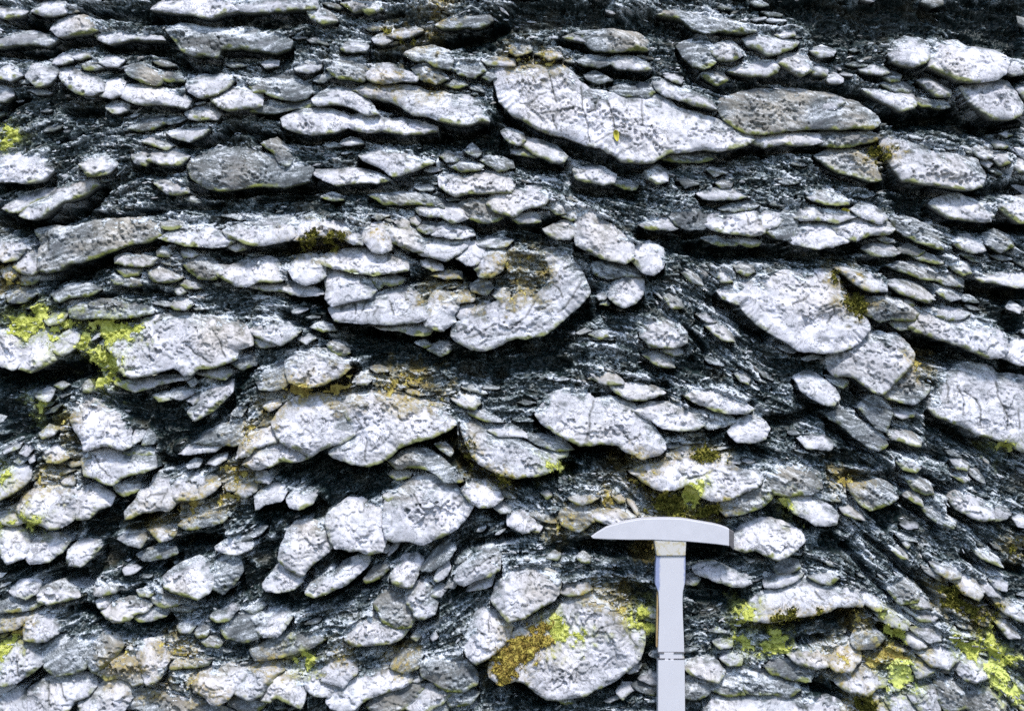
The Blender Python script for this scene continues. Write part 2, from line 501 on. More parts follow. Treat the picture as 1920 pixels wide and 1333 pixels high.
S! 150,64 160,56 170,52 178,51 178,60 178,66 168,67 166,65
S 136,70 146,66 160,66 166,68 160,72 146,73
S! 137,126 142,121 152,118 162,117 167,121 164,127 152,129 142,130
S! 176,6 184,1 190,2 190,8 182,10
S! 173,43 178,39 184,40 180,45
M lime 66,0 78,-4 90,0 91,6 88,12 88,18 82,20 80,24 76,22 74,17 76,12 72,7
M lime 21,33 26,33 34,38 36,42 28,44 23,38
M ochre 42,54 50,50 54,56 54,68 54,78 50,76 50,66 46,62
M lime 0,88 4,88 6,94 4,100 0,104
M lime 0,126 14,124 26,122 30,118 34,121 36,126 26,128 10,128
M ochre 26,93 34,86 46,83 49,88 42,96 34,100 26,98
M ochre 5,112 14,104 18,100 14,110 10,117
M ochre 106,127 120,120 134,112 146,110 144,118 132,124 118,128 110,132
M ochre 150,110 160,106 168,96 172,88 170,84 178,78 186,84 190,92 180,94 176,100 174,108 166,112 156,114
M ochre 180,54 188,46 192,46 192,56 186,62 180,68 184,62
C 9 0,13 15,15 35,15 55,13 65,11
D 0,9 25,12 45,5 64,2 72,10 74,20 60,18 40,20 25,26 10,30 0,30
C 4 90,17 110,16 135,14 145,14
C 4 90,24 103,29 118,25 130,21 140,19
D 112,36 130,34 143,46 150,48 162,44 172,28 178,5 186,10 178,40 170,50 155,56 140,66 130,70 122,76 116,68 118,56 112,44
D 70,26 95,28 110,34 112,46 106,50 96,44 84,40 72,34
C 5 116,78 130,80 140,76 160,75 176,71
C 6 116,85 108,91 104,98 100,106 92,108 84,104 78,98 66,91
D 60,122 74,116 84,112 92,110 98,120 110,124 100,133 55,133
C 6 0,130 25,130 50,129
C 3 20,98 12,105 4,110
C 4 95,123 110,120 125,117
D 0,36 18,34 22,40 40,46 46,50 36,54 28,56 20,60 0,64
T 480 666
S 22,5 30,0 42,-4 56,-3 64,2 70,9 62,15 52,20 42,22 32,21 26,19 24,12
S! 3,18 10,10 18,6 22,8 24,18 20,23 12,25 6,23
S 76,17 80,14 85,18 82,22 76,22
S 13,50 18,42 24,36 34,32 44,30 54,32 62,37 65,44 70,52 74,58 68,62 58,66 50,69 42,74 38,72 30,68 20,64 16,58
S 66,36 74,30 84,28 96,28 108,30 120,34 132,37 140,42 146,48 148,51 142,56 130,60 118,64 108,68 100,74 92,79 84,81 74,80 68,77 60,74 56,72 62,67 70,63 75,60 72,50 68,44
K 75,58 80,53 74,46
K 83,62 83,78
S -13,76 -10,66 -4,59 4,55 12,53 16,60 15,64 6,66 -2,68 -6,74
S -4,80 0,70 8,67 18,65 28,69 36,74 36,77 28,79 18,78 12,82 4,84
S 158,100 163,96 172,96 178,101 181,107 176,112 168,112 162,108
S 179,114 184,110 190,113 190,117 184,118
S! 136,66 142,66 147,72 146,76 140,72
S! 100,80 108,74 118,71 130,73 140,79 148,88 154,94 144,94 136,88 126,83 114,82 106,83
S! 101,90 107,86 114,88 114,91 106,93
S 0,104 8,100 18,100 21,104 18,108 8,109 2,112
S 24,106 30,102 38,101 44,105 42,110 34,114 28,112
S 0,87 6,88 11,93 8,96 0,94
S 148,34 156,31 164,30 166,35 162,40 154,38
S 160,44 170,42 178,45 184,49 174,49 166,47
S 96,106 100,103 104,106 100,109
S 6,38 10,34 16,33 17,37 10,42
M ochre 0,45 8,38 14,32 18,26 24,20 34,25 44,28 36,32 24,36 17,44 12,50 6,54 0,57
M ochre 30,24 50,24 70,20 72,26 62,30 50,30
M ochre 92,22 104,16 116,15 128,16 126,24 118,26 124,32 132,36 122,34 108,30 96,27
M ochre 133,27 140,24 145,27 144,31 138,33
M olive 150,66 156,70 160,80 168,84 180,90 188,96 182,94 168,88 158,82
D 78,4 100,4 120,8 150,10 170,16 190,15 192,0 100,-5
C 5 26,22 45,24 60,20 72,12
C 5 60,77 70,82 85,84 95,82 105,74 118,68 130,64 145,58
D 40,76 56,74 68,82 96,82 110,70 130,63 142,58 150,60 154,72 164,84 158,88 146,80 130,70 116,70 102,76 98,86 104,92 92,104 80,112 64,114 50,122 44,118 50,108 46,98 30,92 20,92 12,86 16,80 30,80
C 6 0,115 10,112 25,114 35,117 45,110
D 0,113 24,113 40,118 44,122 30,124 0,126
C 4 150,75 162,85 175,92 188,97
C 5 160,112 172,116 182,120 190,124
C 2 148,96 156,104
T 960 666
S -38,52 -32,51 -24,53 -18,59 -8,62 2,63 12,68 20,73 28,76 33,80 33,84 24,86 12,89 2,90 -8,88 -16,84 -24,80 -30,72 -34,62
S -16,55 -8,53 0,53 8,59 9,62 2,61 -8,60
S 19,44 24,38 28,32 34,28 42,27 50,28 58,30 62,34 74,33 82,34 90,38 96,44 102,50 108,58 112,64 114,69 106,73 96,76 86,71 80,66 72,65 60,66 50,65 40,61 32,56 24,50
K 61,34 58,44 58,55 56,64
K 84,58 88,64 96,60
S 76,23 90,22 104,23 112,26 106,30 98,33 88,32 80,28
S 58,20 66,16 74,13 80,17 82,20 72,21
S 134,31 142,28 154,28 164,31 172,36 176,39 172,42 160,42 150,39 140,35
S 95,40 104,38 114,37 124,40 134,46 138,52 132,54 122,55 114,53 106,48
S! 138,44 150,42 162,44 166,46 158,52 148,54 142,50
S 166,58 170,50 178,46 186,48 190,55 187,62 178,63 170,64
S 89,86 98,84 110,82 118,77 124,72 132,68 136,74 148,76 160,78 166,84 174,88 184,87 187,92 182,98 174,99 168,104 158,107 148,107 142,104 140,98 132,94 124,98 116,100 106,97 98,93
K 130,92 140,90 150,86
S! 10,58 24,60 36,64 42,70 32,71 20,66
S 29,72 42,71 40,75 33,77
S 45,109 50,104 58,102 64,105 58,110 50,111
S 76,106 82,105 84,109 80,111
S 60,118 68,115 80,115 90,118 86,123 76,127 66,124 61,122
S! 40,116 50,112 58,116 59,124 50,130 40,126
S 0,118 8,117 14,123 15,130 8,132 0,127
S 15,129 18,126 22,128 20,132 16,132
S 23,104 27,102 29,105 26,108
S! 156,115 164,109 172,103 180,100 186,97 190,92 196,94 200,100 194,106 186,112 178,115 168,118 160,119
S 169,15 174,13 178,17 177,21 172,19
S 100,2 108,-1 118,2 121,7 114,8 106,6
M ochre 88,80 98,77 112,76 118,78 110,82 98,83 88,84
M lime 127,104 132,98 140,98 146,94 141,102 140,110 134,114 128,110
M olive 98,98 110,104 124,104 128,110 134,116 146,112 156,112 158,120 146,124 132,122 118,122 106,116 104,106
M ochre 60,112 72,106 82,112 74,114
M ochre 42,122 50,120 57,122 54,126 44,125
M ochre 30,126 38,120 42,124 34,132 28,130
M lime 23,83 33,81 34,84 26,86
M ochre 86,88 96,92 92,100 86,96
M olive 136,72 148,71 160,77 150,78 140,78
C 7 40,65 50,69 65,70 80,73 90,78
D 42,67 76,67 88,77 86,80 66,78 50,80 38,82 36,78
C 5 0,93 12,93 24,89 34,87 44,84
D 0,92 20,90 34,87 30,92 14,98 0,99
C 4 62,32 75,31 88,35 100,35 116,31
C 4 19,48 30,58 40,63
C 3 78,16 88,20 104,21 118,22
C 4 100,47 110,54 124,57
C 4 136,37 150,41 162,44 174,44 180,38
C 5 150,56 162,50 172,44
C 4 168,66 180,67 192,74
C 4 102,5 112,10 122,10
D 122,4 140,4 146,10 140,12 126,10
D 0,0 40,0 44,10 20,14 0,14
C 3 160,120 175,119 192,113
D 30,80 60,80 84,84 60,84 40,90 34,90
T 1440 666
S 46,10 46,2 50,-6 58,-12 70,-16 84,-17 96,-14 104,-8 108,-1 106,6 100,12 94,18 88,24 84,27 78,26 72,22 66,16 58,14 50,14
S! 46,15 54,15 60,18 56,24 48,20
S 21,17 28,14 36,15 44,20 50,27 52,31 48,36 40,35 32,31 25,25
S! 87,27 94,20 102,14 110,8 114,12 112,20 120,24 116,30 108,35 98,34 90,31
S 122,40 126,28 130,18 138,14 142,10 150,7 160,8 168,10 174,16 184,15 194,18 194,72 188,70 182,64 170,62 158,58 150,54 140,50 132,46 126,44
K 135,16 134,36
K 142,22 146,35 145,45
K 147,27 154,32 158,40 158,52
K 172,20 174,34 178,45 177,55
K 188,40 187,55
S 176,0 178,-8 186,-12 194,-12 194,10 188,6
S 95,40 102,40 110,41 108,45 101,47 97,45
S! 70,38 78,32 88,34 93,42 90,50 88,56 82,54 76,46
S! 46,44 54,43 66,47 76,54 84,60 88,66 82,70 74,66 64,59 56,52
S 90,60 98,58 108,58 115,62 113,66 102,65 94,64
S 25,64 34,58 42,60 47,65 46,70 36,69 30,70
S 98,81 104,77 112,79 114,83 110,87 102,85
S 139,80 146,77 150,81 148,86 142,84
S 140,91 146,89 151,92 146,95
S! 64,101 74,98 84,95 92,97 95,103 90,108 82,112 76,114 70,110 66,106
S! 105,94 112,92 120,95 124,102 116,103 110,100
S 102,107 108,103 114,105 116,111 110,110
S 139,108 144,104 152,106 160,109 166,113 166,120 160,122 152,120 145,116
S 168,120 172,113 178,112 182,117 178,122 170,124
S! 118,116 126,116 134,121 140,124 138,127 130,125 122,121
S 16,108 22,104 30,105 38,109 46,115 51,121 50,125 42,126 34,125 28,120 20,117
S 55,117 62,114 70,118 72,121 66,121 58,119
S! 0,90 14,84 28,84 38,90 40,98 32,102 18,104 6,103 2,98
S 102,128 106,125 112,126 112,129 106,130
S 186,120 190,118 194,124 194,130 188,128
M lime 8,109 14,108 18,112 17,115 10,113
M ochre 53,90 60,92 68,92 66,96 56,96
M lime 18,121 26,121 24,126 19,125
M lime 174,68 182,66 183,72 176,72
M ochre 108,2 122,3 118,10 110,8
C 3 22,19 28,31 38,37 48,37
C 4 0,48 20,47 30,44 40,42
C 3 40,42 55,56 68,67 78,72
C 5 66,17 74,26 84,29
C 4 90,67 104,69 120,72 132,77
C 5 124,45 140,55 155,65 170,70
C 6 62,93 75,94 88,94 100,95 110,102
C 6 110,0 140,2 160,5 175,12 192,16
D 110,-10 150,0 170,4 192,12 192,-4 176,-8 140,-14
C 4 120,100 140,104
C 3 100,88 116,90 130,96 144,100
C 5 139,118 150,122 165,124 180,124
C 4 26,126 40,129 55,129
D 30,76 60,74 80,84 60,84 40,80
C 4 80,115 92,109 104,111 120,119 130,127
D 80,116 100,112 104,122 90,128 80,124
D 0,115 16,115 20,126 10,126 0,122
D 60,22 72,25 78,32 70,38 60,34
T 0 1000
S 0,-3 12,-4 19,2 20,10 18,17 8,21 3,14 0,10
S 21,8 30,3 44,1 50,4 46,12 38,18 24,21 19,16
S 53,12 60,7 70,5 72,9 69,16 62,22 56,23 54,18
S 89,2 96,-2 105,-1 107,5 104,10 97,8
S 112,-3 122,-6 130,-2 128,3 120,5
S! 104,14 114,11 128,12 130,16 122,19 110,20
S 163,9 170,5 178,4 186,8 186,13 178,15 168,14
S 124,33 130,28 138,23 148,18 154,22 159,28 160,36 157,43 150,47 140,44 130,42 125,38
S! 162,22 170,17 176,20 178,28 174,38 168,43 161,42 163,32
S 92,26 96,24 101,25 104,27 100,30 94,30
S 8,41 14,36 22,35 27,38 26,45 20,48 12,46
S 30,46 36,40 46,37 54,40 56,45 48,49 38,51 32,52
S 72,42 80,38 86,39 85,44 78,46 72,47
S 72,51 77,49 81,51 79,55 74,55
S 79,62 84,55 92,51 102,48 110,50 106,55 100,58 96,63 88,65 82,64
S 113,48 122,46 132,48 132,53 124,55 116,53
S 103,43 109,41 114,43 111,47 105,47
S 102,62 108,57 116,57 122,62 114,64 106,65
S 160,63 166,57 175,53 176,57 172,64 164,66
S 133,71 138,67 144,69 142,74 135,74
S! 146,74 150,69 155,71 153,77 148,78
S 152,82 160,78 165,82 162,86 155,85
S 0,62 10,62 17,60 18,66 12,70 4,74 0,75
S 19,63 24,59 32,61 41,66 42,74 36,77 28,79 20,77 18,70
S 0,95 8,86 14,82 24,83 30,88 32,96 26,102 18,106 14,109 6,111 0,113
K 14,90 16,106
S! 33,86 42,79 54,79 67,80 67,90 64,100 54,103 42,104 35,100
S 0,122 10,118 19,120 21,134 10,138 0,138
S 22,118 30,112 44,108 58,106 70,108 71,114 66,120 56,124 52,130 40,133 24,132
K 36,112 40,128
K 46,112 52,124
S 60,128 68,122 76,114 82,108 90,108 96,113 98,122 94,130 84,135 66,135
S! 70,104 78,99 86,93 96,92 104,95 107,103 109,110 100,112 98,109 90,106 80,107
S! 69,80 78,76 88,78 91,84 86,91 78,97 70,102 67,94
S 103,90 108,82 116,80 122,86 126,94 122,100 120,108 112,110 109,104 106,96
S 127,99 132,95 137,97 135,101 129,102
S! 137,97 146,93 156,93 154,98 144,101 138,101
S 144,112 152,105 162,102 174,99 184,100 184,104 178,113 171,122 165,125 160,124 154,119 146,116
S! 96,130 110,122 130,124 150,127 166,129 176,134 176,138 96,138
S! 174,127 182,120 190,120 196,128 190,134 180,131
S! 0,50 10,47 20,50 30,54 22,58 8,58 0,57
S! 168,68 178,62 192,60 198,66 196,76 184,79 174,78
M lime 0,80 8,80 10,84 6,92 0,94
M ochre 120,82 130,80 140,86 143,92 134,95 126,90
M ochre 104,116 114,114 124,113 116,118 108,121
M ochre 145,110 152,116 162,120 170,120 166,126 158,124 150,120
M ochre 84,96 96,92 106,96 108,104 100,106 90,104
M ochre 0,74 12,69 18,67 14,73 6,78 0,80
C 6 0,25 15,26 30,24 42,19 52,11
D 30,30 50,24 56,28 72,24 74,10 84,8 90,14 108,12 104,22 90,22 70,30 52,34 36,34
C 5 33,35 50,34 66,36
C 4 110,10 130,7 150,5 160,6
C 5 104,22 120,22 124,30
D 130,8 165,0 165,8 150,16 134,22 122,24 130,14
C 5 140,48 155,50 168,46
C 5 75,66 90,68 110,67 125,66
D 75,66 90,68 125,66 132,74 120,78 90,80 74,76
C 4 18,80 30,81 42,78
C 4 60,55 72,57 80,56
D 50,57 62,57 75,60 72,66 60,62
C 5 0,115 14,112 28,106 36,104
C 3 36,104 50,106 65,103
D 178,20 192,24 192,40 180,44
D 86,46 104,42 100,48 88,52
T 480 1000
S 18,19 20,10 24,0 30,-6 36,-9 44,-8 52,-2 56,4 57,8 52,13 46,18 40,24 36,29 28,26 22,22
S 57,3 53,-8 55,-14 62,-20 70,-25 78,-25 88,-20 96,-18 96,-6 97,3 94,12 86,13 78,11 68,10 60,9
S 97,-16 98,-24 104,-27 110,-34 118,-40 128,-42 138,-41 148,-35 156,-28 162,-21 158,-14 150,-6 142,-1 134,2 126,6 118,4 110,3 104,4 99,2 97,-6
K 118,-30 124,-20
S 38,43 42,38 52,34 60,30 66,22 74,19 84,17 83,22 76,29 68,36 60,39 52,43 44,45
S 9,37 14,29 19,23 24,27 30,32 33,38 28,41 18,42 11,41
S 93,13 97,9 100,11 97,14
S! 82,34 88,27 97,23 98,27 92,33 84,37
S 102,32 106,26 112,18 120,16 125,20 121,28 116,38 110,38 104,36
S 135,33 138,25 143,22 145,26 141,32 137,35
S 131,46 134,40 139,39 143,42 138,47
S 142,40 146,35 150,36 148,41
S 150,34 154,26 162,20 168,12 178,10 182,16 181,26 174,30 164,33 156,37
K 164,24 172,20 180,16
S 113,46 118,39 124,36 130,40 130,48 135,52 133,58 127,62 120,60 117,54
S 158,41 164,35 172,33 178,34 175,39 166,41
S! 125,24 134,14 144,10 148,14 142,20 132,25
S 159,78 161,70 166,61 171,58 178,60 186,65 190,70 188,78 180,86 172,92 165,95 160,90 158,84
K 175,62 174,72
K 163,70 172,75
S 70,73 76,68 84,64 94,66 104,70 109,74 106,80 98,81 84,82 76,81 71,77
S! 90,52 98,44 108,48 116,54 118,62 116,68 106,69 96,64
S 7,66 12,58 20,58 24,62 21,68 16,75 8,76 5,72
S! 103,98 108,91 116,88 122,92 120,100 112,103
S! 124,100 134,92 142,93 156,96 164,106 164,112 158,116 144,116 134,110 126,106
S 117,78 120,74 122,77 120,80
S 131,77 134,75 136,78 133,80
S 50,103 56,96 64,94 72,100 74,107 66,111 58,110 52,107
S 38,107 46,105 54,110 57,116 54,122 46,120 40,114
S 54,124 58,118 64,115 72,112 78,108 88,104 100,103 112,105 116,110 108,114 98,117 88,120 80,124 74,129 64,131 57,128
S! 98,119 108,116 118,112 124,115 120,121 114,128 106,132 92,134 84,130 90,124
S 116,130 120,122 126,116 136,116 142,120 138,126 128,132 120,134
S 134,134 138,126 144,125 142,136 136,138
S -12,112 -4,102 4,98 14,98 20,102 14,106 8,112 4,119 -4,122 -14,118
S 8,112 16,105 24,105 32,110 36,118 34,128 24,124 16,120 10,124 5,124
S! 0,84 20,78 40,76 47,82 38,86 20,90 4,92
S! 142,118 152,117 164,120 160,128 148,130
M lime 27,92 34,86 42,88 46,94 42,100 34,98 28,97
M ochre 53,92 60,86 68,88 69,94 62,95 56,96
M ochre 4,94 16,92 24,98 20,102 8,98
M ochre 103,94 108,90 115,89 112,98 106,101
C 5 19,24 28,29 38,33
C 5 60,13 70,14 80,15 90,16
D 56,13 82,13 90,16 70,22 64,24 60,18
C 4 86,30 74,38 60,44 46,48
D 6,44 30,44 44,48 60,44 56,54 40,56 26,52 8,50
C 4 74,84 90,85 105,83
C 3 112,74 124,68 134,64
C 4 150,39 165,36 172,31
C 4 142,18 160,10 180,5 192,4
D 150,40 160,38 156,44 148,48
D 180,86 190,80 186,94 178,100 176,112 188,114 192,120 180,124 168,110 166,98
C 4 165,97 175,93 183,86
D 0,4 20,2 18,18 8,36 0,40
C 3 60,54 70,46 90,36
C 2 76,131 90,122 106,116
T 960 1000
S -8,58 -14,50 -10,38 0,32 10,26 20,25 30,30 36,36 34,44 28,50 20,54 12,58 8,61 2,62 -2,64
S -16,100 -10,90 0,77 12,71 24,67 32,63 38,54 46,48 54,46 62,47 72,53 80,58 86,64 92,71 98,76 98,82 95,90 92,95 88,99 82,104 74,109 64,114 56,118 46,120 36,122 26,121 18,116 10,110 2,108 -8,110 -16,106
K 61,77 66,71 74,68 84,67
K 88,76 94,86
S 38,44 44,39 54,38 58,42 52,45 44,47
S 50,19 54,14 58,17 57,21 52,21
S! 28,18 32,14 36,16 34,20
S 140,24 146,22 154,24 164,30 172,34 174,40 170,41 160,36 150,32 142,28
S 130,33 136,31 140,34 137,38 131,39
S 167,10 168,2 174,-4 184,-9 194,-10 206,-6 216,-1 218,4 212,10 204,15 198,17 190,14 182,10 174,12
S 153,82 158,80 164,82 164,85 157,86
S 158,94 164,89 172,92 170,97 163,98
S 131,100 136,96 146,94 152,98 156,104 152,110 144,107 136,104
S! 131,112 136,107 144,109 148,114 146,120 138,122 131,124
S! 158,110 166,106 172,112 172,120 162,120 152,118
S! 173,109 184,104 192,106 198,112 192,119 178,119
S 80,119 84,113 92,114 91,118 84,124
S! 92,113 100,112 108,116 106,122 96,118
S 97,108 104,104 110,105 111,114 104,112
S 84,102 90,98 96,99 94,103 88,104
S 100,60 104,56 110,58 111,64 104,63
S! 36,124 40,117 44,122 46,128 40,128
M ochre 57,43 66,42 76,44 84,48 88,56 86,60 80,56 72,51 62,47
M lime 91,60 98,55 101,58 98,64 92,66
M lime 92,68 100,66 108,68 109,72 104,75 96,74
M lime 24,68 32,64 40,64 44,68 42,72 52,73 60,75 60,80 50,80 42,80 32,83 28,78
M brown -17,102 -10,90 0,77 12,71 23,68 28,76 29,82 20,85 12,91 6,98 2,106 -8,110
M lime 166,62 174,55 182,58 178,64 168,68
M lime 164,80 172,76 180,78 180,84 174,86 166,84
M ochre 105,6 109,4 110,16 106,17
D 30,8 108,5 108,17 100,20 80,15 50,14 30,16
D 131,8 160,10 166,14 150,20 132,18
C 4 140,31 150,37 162,43 172,45
D 132,44 144,34 160,42 176,46 176,56 160,58 140,52
C 5 4,114 14,120 26,125 36,126
D 0,112 12,116 30,126 36,130 20,134 0,134
C 5 60,121 76,114 90,105
D 72,116 86,106 98,102 96,108 84,112 76,120
C 3 5,66 14,61 26,55 34,47
D 88,84 98,86 108,76 108,96 98,100 94,98
C 3 168,16 180,14 192,19
C 4 158,99 168,100
D 80,42 108,42 108,54 92,50
C 3 130,104 140,108 152,112
T 1440 1000
S -20,62 -14,54 -6,47 4,44 14,42 24,36 34,37 44,40 56,43 66,45 72,50 70,53 60,53 50,52 44,56 36,58 24,60 12,61 4,63 -4,64 -12,63
K 36,44 42,50
S -46,132 -40,126 -30,122 -20,121 -8,119 4,119 16,122 26,126 34,125 46,124 54,127 58,134 58,140 -46,140
K 26,126 30,134
S! 7,25 14,20 22,21 24,26 16,29 8,29
S 0,36 8,31 16,30 24,31 20,35 10,39 0,41
S 33,33 40,29 50,28 52,33 46,38 38,36
S 66,46 74,44 82,50 86,56 80,57 73,52
S 94,14 98,11 103,14 105,18 99,18
S 125,22 134,22 142,25 143,32 136,33 128,29
S 143,36 150,33 155,37 160,43 156,47 148,44
S 159,40 166,38 172,41 174,47 166,45
S 169,34 175,33 180,38 178,43 172,40
S 174,50 180,50 188,54 194,58 194,66 186,63 178,58
S 105,52 110,47 118,48 122,53 116,55 108,55
S! 92,46 98,38 106,36 112,42 109,49 100,52
S 155,15 162,13 172,18 176,22 168,21 160,18
S 102,8 105,5 107,8 104,11
S 84,62 90,58 98,60 104,66 102,72 96,70 90,68
S 111,63 118,60 128,61 124,65 114,66
S 105,79 109,75 114,78 117,84 111,86 105,83
S 110,72 120,69 130,74 128,80 120,80 113,76
S 173,66 178,65 184,71 187,77 180,78
S 18,93 26,88 38,85 44,90 42,97 34,99 24,97
S 47,92 52,86 60,83 66,86 66,96 60,101 52,102 48,98
S! 2,98 10,94 22,98 32,106 30,112 18,108 6,104
S! 0,104 10,106 18,112 22,118 14,121 4,118
S 54,112 60,106 70,103 79,105 78,114 72,119 62,117
S 80.5,110 84,107 88,109 88,114 82,115
S 110,96 116,95 124,102 118,106 112,108
S 117,90 126,86 136,88 140,94 134,100 124,98
S 144,104 147,94 154,92 162,95 162,106 154,109 148,108
S 107,122 114,116 126,115 128,126 126,136 116,136 112,128
S 92,125 100,121 106,126 110,136 96,136
S 75,126 78,121 84,121 82,128
S 83,132 88,128 93,131 93,137 83,137
S! 65,80 68,73 80,73 86,80 78,86 68,87
S! 129,112 136,110 146,116 146,130 134,132 129,124
S! 152,122 166,118 176,126 172,136 154,136
M lichen 90,100 98,97 108,98 110,108 111,114 104,116 100,122 92,120 90,110
M ochre 70,90 80,88 92,84 100,82 104,88 110,90 116,94 108,97 92,98 78,98 70,96
M olive 126,40 136,38 144,42 150,50 160,54 172,58 172,64 166,70 160,74 152,66 146,60 138,58 130,52
M lime 140,80 152,82 164,78 170,70 173,80 180,90 188,92 192,98 176,98 164,92 150,90 142,86
M lichen 164,96 174,98 180,104 188,112 194,116 194,128 184,130 178,122 168,116 164,108
M lime 84,62 92,66 102,72 104,80 96,78 88,72
M ochre 62,58 72,58 80,64 84,72 74,72 64,72
M lime 0,78 12,74 20,76 14,84 6,88 0,88
M ochre 45,86 52,84 62,88 62,98 54,104 50,100
M olive 68,126 76,124 78,132 68,134
M olive 183,8 192,6 192,15 188,15
M olive 0,62 14,62 30,61 40,58 36,62 20,66 0,66
C 5 0,66 15,65 30,63 44,59 60,56 72,55
D 0,67 30,65 56,57 62,62 62,70 40,67 20,71 0,70
C 3 24,82 40,80
C 4 88,70 96,77 104,81
D 84,70 94,71 104,78 104,84 94,80
C 3 0,98 16,104 28,112 44,120 56,122
D 24,108 44,112 56,118 56,122 36,120
C 3 60,10 68,20 76,32 90,44
C 3 76,4 92,16 104,28 120,34
D 44,2 62,2 66,16 58,18 46,10
C 4 150,18 166,24 180,26 192,30
C 4 154,48 166,48 176,54
C 4 100,24 116,38 128,50
C 3 62,62 64,80 72,90
T 960 1000
C 8 58,11 80,12 106,13
C 8 131,15 148,16 164,18"""
